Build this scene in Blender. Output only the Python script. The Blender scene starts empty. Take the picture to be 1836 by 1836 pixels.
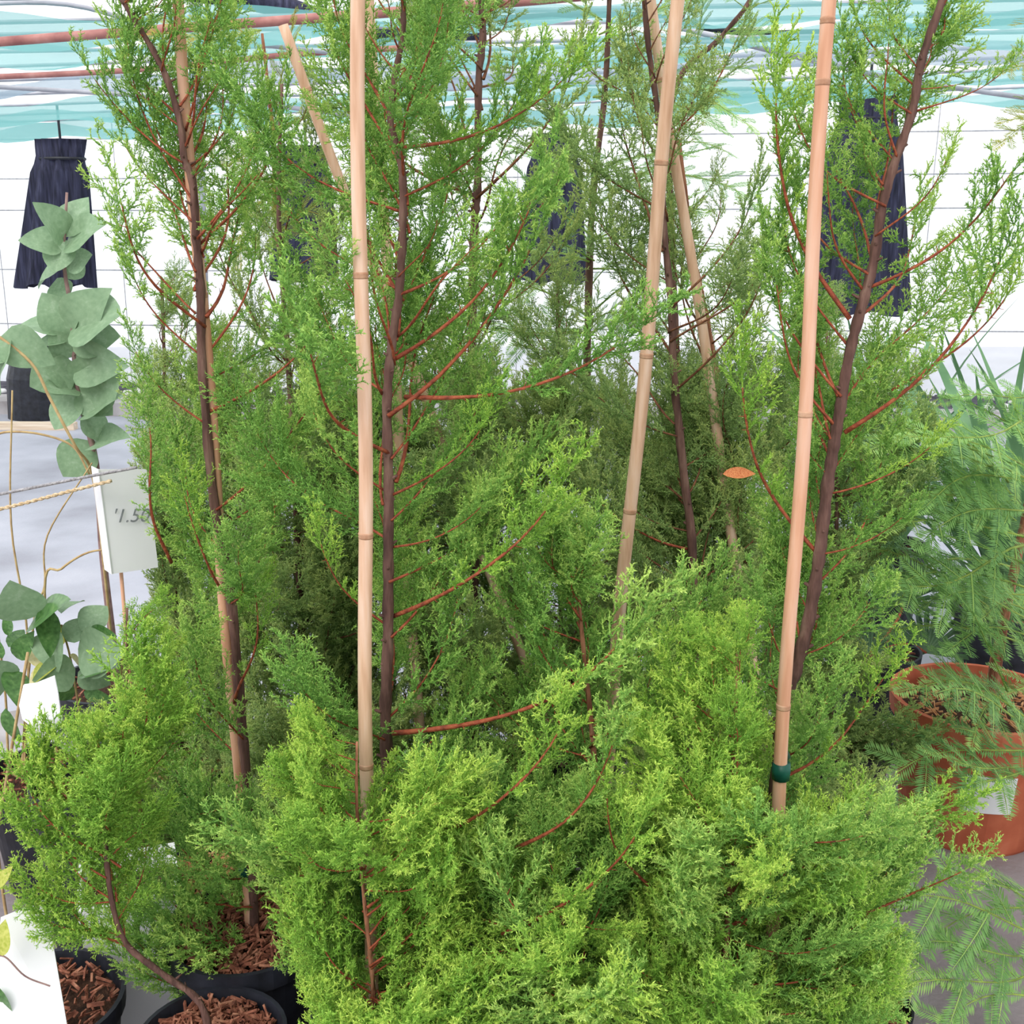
import bpy, math, random
import numpy as np
from mathutils import Vector, Matrix

# ---------------------------------------------------------------- camera, sky, sun, exposure
SC = bpy.context.scene
COL = SC.collection
W = 1836.0
F = 1969.0                       # focal length in pixels
PITCH = math.radians(14.7)
CAM = Vector((0.0, 0.0, 1.4))
cd = bpy.data.cameras.new('camera')
cd.sensor_width = 36.0
cd.lens = 36.0 * F / W
cd.clip_start = 0.02
cam = bpy.data.objects.new('camera', cd)
COL.objects.link(cam)
cam.location = CAM
cam.rotation_euler = (math.radians(90) - PITCH, 0, 0)
SC.camera = cam

SC.view_settings.view_transform = 'Standard'
SC.view_settings.look = 'None'
SC.view_settings.gamma = 1.0
SC.view_settings.use_curve_mapping = False
SC.view_settings.exposure = 0.0

wd = bpy.data.worlds.new('overcast_sky')
SC.world = wd
wd.use_nodes = True
bg = wd.node_tree.nodes['Background']
bg.inputs[0].default_value = (0.95, 0.98, 1.0, 1)
bg.inputs[1].default_value = 1.55

sd = bpy.data.lights.new('hazy_sun', 'SUN')
sd.energy = 1.6
sd.angle = math.radians(35)
sd.color = (1.0, 0.97, 0.9)
so = bpy.data.objects.new('hazy_sun', sd)
COL.objects.link(so)
so.rotation_euler = (math.radians(38), math.radians(-22), 0)

SC.cycles.max_bounces = 8
SC.cycles.diffuse_bounces = 5
SC.cycles.transparent_max_bounces = 16
SC.cycles.use_denoising = True

# ---------------------------------------------------------------- pixel + depth -> world
CP, SP = math.cos(PITCH), math.sin(PITCH)
def P(x, y, Y):
    u = (x - 918.0) / F; v = (918.0 - y) / F
    dy = CP + v * SP; dz = -SP + v * CP
    t = Y / dy
    return Vector((u * t, Y, CAM.z + dz * t))
def G(x, y, z=0.0):
    u = (x - 918.0) / F; v = (918.0 - y) / F
    dy = CP + v * SP; dz = -SP + v * CP
    t = (z - CAM.z) / dz
    return Vector((u * t, dy * t, z))
def proj(p):
    d = Vector(p) - CAM
    zf = d.y * CP - d.z * SP
    vu = d.y * SP + d.z * CP
    return 918 + F * d.x / zf, 918 - F * vu / zf

# ---------------------------------------------------------------- materials
def lin(r, g, b):
    f = lambda c: ((c / 255.0) / 12.92) if c / 255.0 <= 0.04045 else (((c / 255.0) + 0.055) / 1.055) ** 2.4
    return (f(r), f(g), f(b), 1.0)
def new_mat(name):
    m = bpy.data.materials.new(name); m.use_nodes = True
    nt = m.node_tree
    b = nt.nodes['Principled BSDF']; o = nt.nodes['Material Output']
    return m, nt, b, o
def ramp(nt, stops):
    r = nt.nodes.new('ShaderNodeValToRGB')
    while len(r.color_ramp.elements) < len(stops): r.color_ramp.elements.new(0.5)
    for e, (p, c) in zip(r.color_ramp.elements, stops):
        e.position = p; e.color = c
    return r
def noise_mat(name, stops, scale=20, rough=0.8, bump=0.0, stretch=None, detail=4, bscale=None, transl=0.0, spec=0.3, metal=0.0):
    m, nt, b, o = new_mat(name)
    tc = nt.nodes.new('ShaderNodeTexCoord')
    mp = nt.nodes.new('ShaderNodeMapping')
    nt.links.new(tc.outputs['Object'], mp.inputs[0])
    if stretch: mp.inputs['Scale'].default_value = stretch
    n = nt.nodes.new('ShaderNodeTexNoise')
    n.inputs['Scale'].default_value = scale; n.inputs['Detail'].default_value = detail
    nt.links.new(mp.outputs[0], n.inputs[0])
    r = ramp(nt, stops)
    nt.links.new(n.outputs[0], r.inputs[0])
    nt.links.new(r.outputs[0], b.inputs['Base Color'])
    b.inputs['Roughness'].default_value = rough
    b.inputs['Specular IOR Level'].default_value = spec
    b.inputs['Metallic'].default_value = metal
    if bump:
        n2 = nt.nodes.new('ShaderNodeTexNoise'); n2.inputs['Scale'].default_value = bscale or scale * 2
        nt.links.new(mp.outputs[0], n2.inputs[0])
        bp = nt.nodes.new('ShaderNodeBump'); bp.inputs['Strength'].default_value = bump; bp.inputs['Distance'].default_value = 0.01
        nt.links.new(n2.outputs[0], bp.inputs['Height'])
        nt.links.new(bp.outputs[0], b.inputs['Normal'])
    if transl:
        t = nt.nodes.new('ShaderNodeBsdfTranslucent'); nt.links.new(r.outputs[0], t.inputs[0])
        mx = nt.nodes.new('ShaderNodeMixShader'); mx.inputs[0].default_value = transl
        nt.links.new(b.outputs[0], mx.inputs[1]); nt.links.new(t.outputs[0], mx.inputs[2])
        nt.links.new(mx.outputs[0], o.inputs[0])
    return m
def foliage_mat(name, stops, transl=0.24, rough=0.55, hue=0.03):
    """green driven by the 'tone' attribute (old inner growth -> young tips), plus a per-object shift"""
    m, nt, b, o = new_mat(name)
    a = nt.nodes.new('ShaderNodeAttribute'); a.attribute_name = 'tone'
    oi = nt.nodes.new('ShaderNodeObjectInfo')
    ad = nt.nodes.new('ShaderNodeMath'); ad.operation = 'MULTIPLY_ADD'
    nt.links.new(oi.outputs['Random'], ad.inputs[0]); ad.inputs[1].default_value = 0.24; 
    sb = nt.nodes.new('ShaderNodeMath'); sb.operation = 'SUBTRACT'
    nt.links.new(a.outputs['Fac'], sb.inputs[0]); sb.inputs[1].default_value = 0.12
    nt.links.new(sb.outputs[0], ad.inputs[2])
    r = ramp(nt, stops)
    nt.links.new(ad.outputs[0], r.inputs[0])
    nt.links.new(r.outputs[0], b.inputs['Base Color'])
    b.inputs['Roughness'].default_value = rough
    b.inputs['Specular IOR Level'].default_value = 0.35
    t = nt.nodes.new('ShaderNodeBsdfTranslucent'); nt.links.new(r.outputs[0], t.inputs[0])
    mx = nt.nodes.new('ShaderNodeMixShader'); mx.inputs[0].default_value = transl
    nt.links.new(b.outputs[0], mx.inputs[1]); nt.links.new(t.outputs[0], mx.inputs[2])
    nt.links.new(mx.outputs[0], o.inputs[0])
    return m
def sheet_mat(name, col, clear, transl=0.6, rough=0.6, weave=None):
    m, nt, b, o = new_mat(name)
    b.inputs['Base Color'].default_value = col; b.inputs['Roughness'].default_value = rough
    t = nt.nodes.new('ShaderNodeBsdfTranslucent'); t.inputs[0].default_value = col
    mx = nt.nodes.new('ShaderNodeMixShader'); mx.inputs[0].default_value = transl
    nt.links.new(b.outputs[0], mx.inputs[1]); nt.links.new(t.outputs[0], mx.inputs[2])
    tr = nt.nodes.new('ShaderNodeBsdfTransparent')
    m2 = nt.nodes.new('ShaderNodeMixShader'); m2.inputs[0].default_value = clear
    nt.links.new(mx.outputs[0], m2.inputs[1]); nt.links.new(tr.outputs[0], m2.inputs[2])
    nt.links.new(m2.outputs[0], o.inputs[0])
    return m

M = {}
M['cedar'] = foliage_mat('cedar_green', [(0.0, lin(62, 100, 44)), (0.35, lin(104, 156, 68)), (0.7, lin(144, 192, 90)), (1.0, lin(198, 226, 116))])
M['cedar_bright'] = foliage_mat('cedar_young_green', [(0.0, lin(72, 114, 42)), (0.35, lin(116, 168, 62)), (0.7, lin(154, 200, 80)), (1.0, lin(204, 230, 104))])
M['cedar_back'] = foliage_mat('cedar_back_green', [(0.0, lin(88, 112, 68)), (0.35, lin(126, 160, 94)), (0.7, lin(160, 190, 112)), (1.0, lin(192, 208, 122))])  # greyer, less saturated green for the back-row saplings
M['redwood'] = foliage_mat('redwood_green', [(0.0, lin(74, 112, 62)), (0.4, lin(112, 156, 90)), (0.75, lin(154, 198, 112)), (1.0, lin(204, 230, 130))], transl=0.35)
M['redwood_tan'] = foliage_mat('redwood_autumn', [(0.0, lin(90, 110, 50)), (0.4, lin(136, 156, 66)), (0.75, lin(176, 178, 74)), (1.0, lin(206, 176, 84))], transl=0.4)
M['trunk'] = noise_mat('purple_brown_bark', [(0.3, lin(70, 48, 44)), (0.55, lin(108, 78, 70)), (0.8, lin(140, 112, 98))], 60, 0.85, 0.5, (1, 1, 0.25))
M['trunk_rust'] = noise_mat('rusty_flaking_bark', [(0.3, lin(110, 66, 48)), (0.55, lin(160, 108, 82)), (0.8, lin(190, 146, 120))], 60, 0.9, 0.8, (1, 1, 0.3))
M['branch'] = noise_mat('red_brown_twig_bark', [(0.3, lin(104, 52, 38)), (0.55, lin(156, 78, 54)), (0.8, lin(180, 112, 72))], 90, 0.7, 0.3)
M['branch_dark'] = noise_mat('dark_twig_bark', [(0.3, lin(84, 50, 38)), (0.6, lin(130, 84, 60)), (0.8, lin(150, 110, 76))], 90, 0.8, 0.3)
M['cane'] = noise_mat('pale_bamboo', [(0.25, lin(190, 146, 116)), (0.5, lin(218, 178, 150)), (0.75, lin(230, 200, 180))], 14, 0.55, 0.12, (6, 6, 0.6))
M['cane_orange'] = noise_mat('weathered_bamboo', [(0.25, lin(180, 122, 92)), (0.5, lin(212, 160, 130)), (0.75, lin(226, 188, 166))], 9, 0.6, 0.12, (6, 6, 0.6))
M['node'] = noise_mat('bamboo_node', [(0.3, lin(168, 122, 94)), (0.7, lin(206, 166, 138))], 80, 0.7)
M['tie'] = noise_mat('green_plastic_tie', [(0.3, lin(14, 62, 52)), (0.7, lin(26, 92, 76))], 60, 0.4)
M['black'] = noise_mat('black_plastic', [(0.3, lin(26, 27, 32)), (0.7, lin(46, 48, 58))], 25, 0.45, 0.08)
M['cloth'] = noise_mat('black_shade_cloth', [(0.3, lin(30, 30, 44)), (0.6, lin(58, 58, 80)), (0.85, lin(92, 92, 116))], 9, 0.9, 0.2, (6, 6, 0.5))
M['mulch'] = noise_mat('bark_mulch', [(0.25, lin(70, 40, 32)), (0.5, lin(140, 86, 68)), (0.75, lin(190, 138, 112))], 45, 0.95, 0.6)
M['mulch_tan'] = noise_mat('tan_bark_mulch', [(0.25, lin(150, 96, 62)), (0.5, lin(206, 150, 106)), (0.75, lin(232, 190, 144))], 45, 0.95, 0.6)
M['soil'] = noise_mat('dark_soil', [(0.3, lin(40, 28, 22)), (0.7, lin(86, 58, 44))], 80, 0.95, 0.6)
M['terracotta'] = noise_mat('terracotta_clay', [(0.3, lin(170, 84, 58)), (0.6, lin(196, 108, 78)), (0.85, lin(214, 140, 112))], 12, 0.75, 0.08)
M['concrete'] = noise_mat('grey_lavender_concrete', [(0.3, lin(150, 148, 158)), (0.55, lin(176, 175, 186)), (0.75, lin(192, 190, 200))], 1.7, 0.8, 0.15, None, 8, 60)
M['kerb'] = noise_mat('grey_kerb_concrete', [(0.3, lin(140, 132, 132)), (0.7, lin(188, 182, 184))], 6, 0.85, 0.2)
M['batten'] = noise_mat('pale_timber', [(0.3, lin(206, 178, 150)), (0.7, lin(238, 220, 200))], 10, 0.8, 0.1, (0.4, 8, 8))
M['bed'] = noise_mat('dark_wet_gravel', [(0.3, lin(36, 34, 46)), (0.7, lin(90, 84, 96))], 18, 0.9, 0.4)
M['pebble'] = noise_mat('white_pebble', [(0.3, lin(215, 208, 208)), (0.7, lin(248, 244, 244))], 10, 0.7)
M['white'] = noise_mat('white_plastic', [(0.3, lin(232, 232, 236)), (0.7, lin(246, 246, 248))], 3, 0.45, 0.0)
M['ink'] = noise_mat('pencil_ink', [(0.3, lin(120, 124, 128)), (0.7, lin(150, 152, 156))], 60, 0.8)
M['rope_grey'] = noise_mat('grey_string', [(0.3, lin(130, 126, 130)), (0.7, lin(190, 186, 190))], 200, 0.9, 0.4)
M['rope_tan'] = noise_mat('tan_twine', [(0.3, lin(190, 160, 120)), (0.7, lin(238, 216, 184))], 200, 0.9, 0.4)
M['wire'] = noise_mat('galvanised_wire', [(0.3, lin(150, 150, 156)), (0.7, lin(186, 186, 192))], 40, 0.5, 0.0, metal=0.2)
M['rust'] = noise_mat('rusty_pipe', [(0.3, lin(136, 84, 84)), (0.6, lin(176, 122, 116)), (0.8, lin(196, 150, 144))], 12, 0.7, 0.2)
M['greypipe'] = noise_mat('grey_steel_pipe', [(0.3, lin(150, 150, 160)), (0.7, lin(184, 184, 194))], 8, 0.5)
M['greyleaf'] = noise_mat('grey_green_leaf', [(0.2, lin(122, 152, 118)), (0.6, lin(146, 174, 138)), (0.9, lin(178, 198, 172))], 9, 0.5, 0.05, transl=0.25)
M['darkleaf'] = noise_mat('glossy_green_leaf', [(0.3, lin(60, 100, 52)), (0.6, lin(96, 140, 78)), (0.85, lin(140, 174, 110))], 9, 0.3, 0.05, transl=0.2, spec=0.6)
M['yellowleaf'] = noise_mat('yellow_green_leaf', [(0.3, lin(166, 180, 60)), (0.7, lin(214, 214, 120))], 9, 0.4, 0.05, transl=0.3)
M['creamleaf'] = noise_mat('cream_leaf', [(0.3, lin(214, 200, 140)), (0.7, lin(240, 232, 190))], 9, 0.5, 0.05, transl=0.3)
M['dryleaf'] = noise_mat('dry_orange_leaf', [(0.3, lin(176, 84, 50)), (0.7, lin(216, 150, 96))], 30, 0.7, 0.1, transl=0.2)
M['blade'] = noise_mat('blue_green_blade', [(0.3, lin(78, 118, 78)), (0.6, lin(120, 160, 116)), (0.85, lin(164, 196, 156))], 5, 0.45, 0.05, transl=0.25)
M['palm'] = noise_mat('dark_palm_green', [(0.3, lin(50, 78, 50)), (0.7, lin(92, 124, 84))], 9, 0.5, 0.05, transl=0.15)
M['stem_pale'] = noise_mat('pale_tan_stem', [(0.3, lin(166, 134, 96)), (0.7, lin(206, 180, 130))], 50, 0.7)
M['stem_grey'] = noise_mat('grey_purple_stem', [(0.3, lin(120, 92, 92)), (0.7, lin(160, 130, 124))], 50, 0.7)
M['film'] = sheet_mat('translucent_white_film', (0.95, 0.96, 0.98, 1), 0.60, 0.6)
M['net'] = sheet_mat('teal_shade_net', lin(132, 196, 194), 0.30, 0.6)
M['netgrey'] = sheet_mat('grey_shade_net', lin(150, 170, 186), 0.3, 0.6)

# ---------------------------------------------------------------- mesh helpers
def mesh_from(name, V, Fc, mat, tone=None, smooth=False, midx=None, mats=None):
    me = bpy.data.meshes.new(name)
    V = np.asarray(V, dtype=np.float32).reshape(-1, 3)
    if isinstance(Fc, np.ndarray) and Fc.ndim == 2:
        n, k = Fc.shape
        me.vertices.add(len(V)); me.vertices.foreach_set('co', V.ravel())
        me.loops.add(n * k); me.loops.foreach_set('vertex_index', Fc.astype(np.int32).ravel())
        me.polygons.add(n)
        me.polygons.foreach_set('loop_start', np.arange(0, n * k, k, dtype=np.int32))
        me.update(calc_edges=True)
    else:
        me.from_pydata([tuple(v) for v in V], [], [tuple(int(i) for i in f) for f in Fc])
    if tone is not None:
        a = me.attributes.new('tone', 'FLOAT', 'POINT'); a.data.foreach_set('value', np.asarray(tone, dtype=np.float32))
    if smooth:
        me.polygons.foreach_set('use_smooth', np.ones(len(me.polygons), dtype=bool))
    for m in (mats or [mat]): me.materials.append(m)
    if midx is not None: me.polygons.foreach_set('material_index', np.asarray(midx, dtype=np.int32))
    me.validate(); me.update()
    return me
def link(name, me, parent=None, loc=None, kind=None):
    o = bpy.data.objects.new(name, me); COL.objects.link(o)
    if parent is not None: o.parent = parent
    if loc is not None: o.location = loc
    if kind: o['kind'] = kind
    return o
def thing(name, label, cat, loc=(0, 0, 0), group=None):
    o = bpy.data.objects.new(name, None); COL.objects.link(o)
    o.empty_display_size = 0.05
    o.location = loc; o['label'] = label; o['category'] = cat
    if group: o['group'] = group
    return o
def tag(o, label, cat, group=None):
    o['label'] = label; o['category'] = cat
    if group: o['group'] = group
    return o
def smooth_path(pts, n=8):
    pts = [Vector(p) for p in pts]
    if len(pts) < 3: return [pts[0].lerp(pts[-1], i / n) for i in range(n + 1)]
    out = []
    Q = [pts[0] * 2 - pts[1]] + pts + [pts[-1] * 2 - pts[-2]]
    for i in range(1, len(Q) - 2):
        a, b, c, d = Q[i - 1], Q[i], Q[i + 1], Q[i + 2]
        for k in range(n):
            t = k / n
            out.append(0.5 * ((2 * b) + (c - a) * t + (2 * a - 5 * b + 4 * c - d) * t * t + (3 * b - a - 3 * c + d) * t ** 3))
    out.append(pts[-1])
    return out
def tube(pts, radii, sides=8, rng=None, rough=0.0, cap=True):
    """tube along pts (list of Vector) with radius list -> V, F"""
    V, Fc = [], []
    n = len(pts)
    prev = None
    for i, p in enumerate(pts):
        d = (pts[min(i + 1, n - 1)] - pts[max(i - 1, 0)]).normalized()
        ref = prev if prev is not None else (Vector((1, 0, 0)) if abs(d.x) < 0.9 else Vector((0, 1, 0)))
        u = (ref - d * ref.dot(d)).normalized(); v = d.cross(u); prev = u
        r = radii[i] if hasattr(radii, '__len__') else radii
        for s in range(sides):
            a = 2 * math.pi * s / sides
            rr = r * (1 + (rng.uniform(-rough, rough) if rng and rough else 0))
            V.append(p + u * (rr * math.cos(a)) + v * (rr * math.sin(a)))
    for i in range(n - 1):
        for s in range(sides):
            s2 = (s + 1) % sides
            Fc.append((i * sides + s, i * sides + s2, (i + 1) * sides + s2, (i + 1) * sides + s))
    if cap:
        Fc.append(tuple(range(sides - 1, -1, -1))); Fc.append(tuple((n - 1) * sides + s for s in range(sides)))
    return V, Fc
def join(parts):
    V, Fc = [], []
    for v, f in parts:
        o = len(V); V.extend(v); Fc.extend(tuple(i + o for i in ff) for ff in f)
    return V, Fc
def lathe(profile, seg=32, center=(0, 0, 0)):
    V, Fc = [], []
    c = Vector(center)
    for r, z in profile:
        for s in range(seg):
            a = 2 * math.pi * s / seg
            V.append(c + Vector((r * math.cos(a), r * math.sin(a), z)))
    for i in range(len(profile) - 1):
        for s in range(seg):
            s2 = (s + 1) % seg
            Fc.append((i * seg + s, i * seg + s2, (i + 1) * seg + s2, (i + 1) * seg + s))
    return V, Fc
def box(c, sx, sy, sz, bev=0.0):
    x, y, z = sx / 2, sy / 2, sz / 2
    c = Vector(c)
    V = [c + Vector(p) for p in ((-x, -y, -z), (x, -y, -z), (x, y, -z), (-x, y, -z), (-x, -y, z), (x, -y, z), (x, y, z), (-x, y, z))]
    Fc = [(0, 3, 2, 1), (4, 5, 6, 7), (0, 1, 5, 4), (1, 2, 6, 5), (2, 3, 7, 6), (3, 0, 4, 7)]
    return V, Fc
def rel(V, o):
    o = Vector(o); return [Vector(v) - o for v in V]

# ---------------------------------------------------------------- foliage generators (numpy)
def nrm(a): return a / np.maximum(np.linalg.norm(a, axis=-1, keepdims=True), 1e-9)
def segments_to_mesh(name, S, mat, rng, leaf_len=0.0034, leaf_w=0.0015, step=0.0017, spread=0.72, cord_r=0.0008):
    """S rows: p0(3) p1(3) r tone.  Each segment becomes a thin three-sided cord carrying small scale leaves."""
    S = np.asarray(S)
    p0, p1, r, tn = S[:, :3], S[:, 3:6], S[:, 6], S[:, 7]
    d = nrm(p1 - p0)
    ref = np.where(np.abs(d[:, 2:3]) < 0.9, np.array([[0, 0, 1.0]]), np.array([[1.0, 0, 0]]))
    u = nrm(np.cross(d, ref)); v = np.cross(d, u)
    n = len(S)
    V = np.zeros((n, 4, 3))
    for k in range(3):
        a = 2 * math.pi * k / 3
        V[:, k] = p0 + (u * math.cos(a) + v * math.sin(a)) * r[:, None]
    V[:, 3] = p1
    base = (np.arange(n) * 4)[:, None]
    Fa = np.concatenate([base + np.array([[0, 1, 3]]), base + np.array([[1, 2, 3]]), base + np.array([[2, 0, 3]])])
    T = np.repeat(tn[:, None], 4, 1)
    L = np.linalg.norm(p1 - p0, axis=1)
    cnt = np.maximum(2, (L / step).astype(int)); cnt = np.where(S[:, 8] > 0, cnt, 0)
    idx = np.repeat(np.arange(n), cnt)
    m = len(idx)
    t = rng.random(m)
    off = np.cumsum(cnt) - cnt
    t = (np.arange(m) - off[idx] + rng.random(m) * 0.8) / cnt[idx]
    ang = (np.arange(m) * 2.4) + rng.random(m) * 0.9
    pos = p0[idx] + (p1 - p0)[idx] * t[:, None]
    pe = u[idx] * np.cos(ang)[:, None] + v[idx] * np.sin(ang)[:, None]
    sp = spread * (0.8 + 0.5 * rng.random(m))
    ld = d[idx] * np.cos(sp)[:, None] + pe * np.sin(sp)[:, None]
    ll = leaf_len * (0.7 + 0.6 * rng.random(m))
    w = np.cross(ld, pe); w = nrm(w)
    LV = np.zeros((m, 3, 3))
    LV[:, 0] = pos + w * (leaf_w / 2); LV[:, 1] = pos - w * (leaf_w / 2); LV[:, 2] = pos + ld * ll[:, None]
    b2 = n * 4 + (np.arange(m) * 3)[:, None]
    Fb = b2 + np.array([[0, 1, 2]])
    LT = np.repeat((tn[idx] + (rng.random(m) - 0.5) * 0.16)[:, None], 3, 1)
    LT[:, 2] += 0.05
    VV = np.concatenate([V.reshape(-1, 3), LV.reshape(-1, 3)])
    FF = np.concatenate([Fa, Fb])
    TT = np.concatenate([T.ravel(), LT.ravel()])
    return mesh_from(name, VV, FF, mat, tone=np.clip(TT, 0, 1))
def rot_axis(d, rng, ang, phi, up):
    """direction leaving d at angle ang, around it at phi measured from the side vector"""
    side = np.cross(d, up); side /= max(np.linalg.norm(side), 1e-9)
    nn = np.cross(side, d)
    return d * math.cos(ang) + (side * math.cos(phi) + nn * math.sin(phi)) * math.sin(ang)
def bough(L, seed, bare, l1, sp1, flat=0.8, droop=0.0, curve=0.12, l2=0.032, tonebias=0.0):
    """segments of one bough lying along +X; inner part bare, wood drawn separately up to wood_t"""
    rng = np.random.default_rng(seed)
    S = []
    up = np.array([0, 0, 1.0])
    def ax(t): return np.array([L * t, L * 0.03 * math.sin(t * 7 + seed), L * curve * (math.sin(t * math.pi)) * -1.0])
    N = 24
    for i in range(N):
        t0, t1 = i / N, (i + 1) / N
        if t1 > 0.55:
            S.append([*ax(t0), *(ax(t1) + (ax(t1) - ax(t0)) * 0.2), 0.0022 * (1.4 - t0), 0.80, 1])
    t = bare * 0.35
    side = 1
    while t < 1.0:
        e = 1e-3
        p = ax(t); d = ax(min(t + 0.02, 1.02)) - ax(t); d /= np.linalg.norm(d)
        if t < bare and rng.random() < 0.55:
            t += sp1 / L; side = -side; continue
        env = min(1.0, 0.35 + (t) * 1.6) * min(1.0, (1.03 - t) * 2.4)
        ln = l1 * env * rng.uniform(0.55, 1.15) + 0.012
        if t < bare: ln *= 0.5
        phi = (0 if side > 0 else math.pi) + rng.uniform(-1, 1) * (1.57 * (1 - flat) + 0.35)
        dd = rot_axis(d, rng, rng.uniform(0.6, 0.98), phi, up)
        # level 1 shoot, curving towards the bough axis and up
        q = p.copy(); nseg = max(3, int(ln / 0.008)); s2 = side
        for k in range(nseg):
            tt = k / nseg
            dd = dd + d * 0.05 + up * 0.045 + rng.normal(0, 0.05, 3); dd /= np.linalg.norm(dd)
            q2 = q + dd * (ln / nseg)
            tone1 = 0.42 + 0.3 * tt + tonebias + 0.12 * (t - 0.5)
            S.append([*q, *(q2 + dd * 0.001), 0.0015 * (1.2 - 0.6 * tt), tone1, 1])
            for rep in range(2):
                if rng.random() < 0.88:
                    s2 = -s2
                    e2 = min(1, 0.55 + tt * 1.2) * min(1, (1.06 - tt) * 1.9)
                    l = l2 * e2 * rng.uniform(0.4, 1.1) * min(1.0, ln / 0.05) + 0.004
                    ph = (0 if s2 > 0 else math.pi) + rng.uniform(-1, 1) * (1.3 * (1 - flat) + 0.45)
                    d2 = rot_axis(dd, rng, rng.uniform(0.55, 0.95), ph, up)
                    a = q + (q2 - q) * rng.random()
                    mid = a + d2 * l * 0.5
                    d3 = d2 + dd * 0.25 + up * 0.1; d3 /= np.linalg.norm(d3)
                    b = mid + d3 * l * 0.5
                    tn = tone1 + 0.08 + rng.uniform(-0.1, 0.1)
                    S.append([*a, *(mid + d2 * 0.001), 0.0012, tn, 1]); S.append([*mid, *b, 0.0011, tn + 0.12, 1])
                    if l > 0.011:
                        for j in range(int(l / 0.0055)):
                            f = rng.uniform(0.15, 0.9)
                            c = a + (b - a) * f
                            ss = 1 if j % 2 else -1
                            d4 = rot_axis(d3, rng, rng.uniform(0.6, 1.0), (0 if ss > 0 else math.pi) + rng.uniform(-0.8, 0.8), up)
                            S.append([*c, *(c + d4 * rng.uniform(0.003, 0.009)), 0.0009, tn + 0.14, 1])
            q = q2
        side = -side
        t += sp1 / L * rng.uniform(0.7, 1.3)
    return S, ax
def bough_wood(L, ax, r0, seed, wood_t=0.7):
    rng = random.Random(seed)
    pts = [Vector(ax(i / 14 * wood_t)) for i in range(15)]
    rad = [r0 * (1 - 0.62 * i / 14) * rng.uniform(0.9, 1.1) for i in range(15)]
    V, Fc = tube(pts, rad, 6, rng, 0.12)
    parts = [(V, Fc)]
    for i in range(2, 14):                       # little stubs of dead side twigs
        if rng.random() < 0.6:
            a = rng.uniform(0, 6.28); d = Vector((0.5, math.cos(a), math.sin(a))).normalized()
            parts.append(tube([pts[i], pts[i] + d * rng.uniform(0.004, 0.012)], [0.0009, 0.0004], 3))
    return join(parts)
def frond(seed, L=0.3, l1=0.11, sp1=0.022, needle=0.013, nw=0.0017, nstep=0.0024, droop=0.25, flatn=True):
    """flat redwood / yew spray: axis, side axes, two ranks of flat needles"""
    rng = np.random.default_rng(seed)
    V, Fc, T = [], [], []
    def needle_run(a, b, curve, tone, w=nw, nl=needle, taper=True):
        d = b - a; ln = np.linalg.norm(d); d = d / ln
        up = np.array([0, 0, 1.0]); side = np.cross(d, up); side /= np.linalg.norm(side); nn = np.cross(side, d)
        n = max(4, int(ln / nstep)); 
        for i in range(n):
            t = (i + 0.5) / n
            c = a + d * ln * t + curve * (t * (1 - t)) * -1
            env = min(1, 0.35 + t * 3) * min(1, (1.05 - t) * 3.2)
            for s in (1, -1):
                l = nl * env * rng.uniform(0.85, 1.1)
                dr = d * 0.55 + side * s * 0.82 + nn * rng.uniform(-0.08, 0.22); dr /= np.linalg.norm(dr)
                wv = np.cross(dr, nn); wv /= np.linalg.norm(wv); wv *= w / 2
                k = len(V)
                V.extend([c, c + dr * l * 0.45 + wv, c + dr * l, c + dr * l * 0.45 - wv])
                Fc.append((k, k + 1, k + 2)); Fc.append((k, k + 2, k + 3))
                tn = tone + rng.uniform(-0.1, 0.1)
                T.extend([tn, tn, tn + 0.05, tn])
        # axis
        k = len(V)
        pts = [a + d * ln * q + curve * (q * (1 - q)) * -1 for q in (0, 0.33, 0.66, 1)]
        for q, p in enumerate(pts):
            rr = 0.0013 * (1.15 - q * 0.3)
            V.extend([p + side * rr, p - side * rr * 0.5 + nn * rr * 0.8, p - side * rr * 0.5 - nn * rr * 0.8]); T.extend([0.85] * 3)
        for q in range(3):
            for s in range(3):
                i0, i1 = k + q * 3 + s, k + q * 3 + (s + 1) % 3
                Fc.append((i0, i1, i1 + 3)); Fc.append((i0, i1 + 3, i0 + 3))
    A = lambda t: np.array([L * t, 0.02 * math.sin(t * 5 + seed), -droop * L * t * t + droop * L * t * 0.6])
    N = 6
    for i in range(N):
        needle_run(A(i / N), A((i + 1) / N), np.zeros(3), 0.5 + 0.3 * i / N)
    t = 0.08; s = 1
    while t < 0.95:
        p = A(t); d = A(t + 0.02) - p; d /= np.linalg.norm(d)
        env = min(1, 0.45 + t * 1.8) * min(1, (1.05 - t) * 1.8)
        ln = l1 * env * rng.uniform(0.8, 1.15)
        dd = d * 0.62 + np.array([0, s, 0]) * 0.78 + np.array([0, 0, rng.uniform(-0.15, 0.12)]); dd /= np.linalg.norm(dd)
        needle_run(p, p + dd * ln, np.array([0, 0, -droop * ln * 0.5]), 0.42 + rng.uniform(-0.05, 0.22))
        s = -s; t += sp1 / L * rng.uniform(0.8, 1.2)
    return np.array(V), np.array(Fc), np.clip(np.array(T), 0, 1), A

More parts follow.
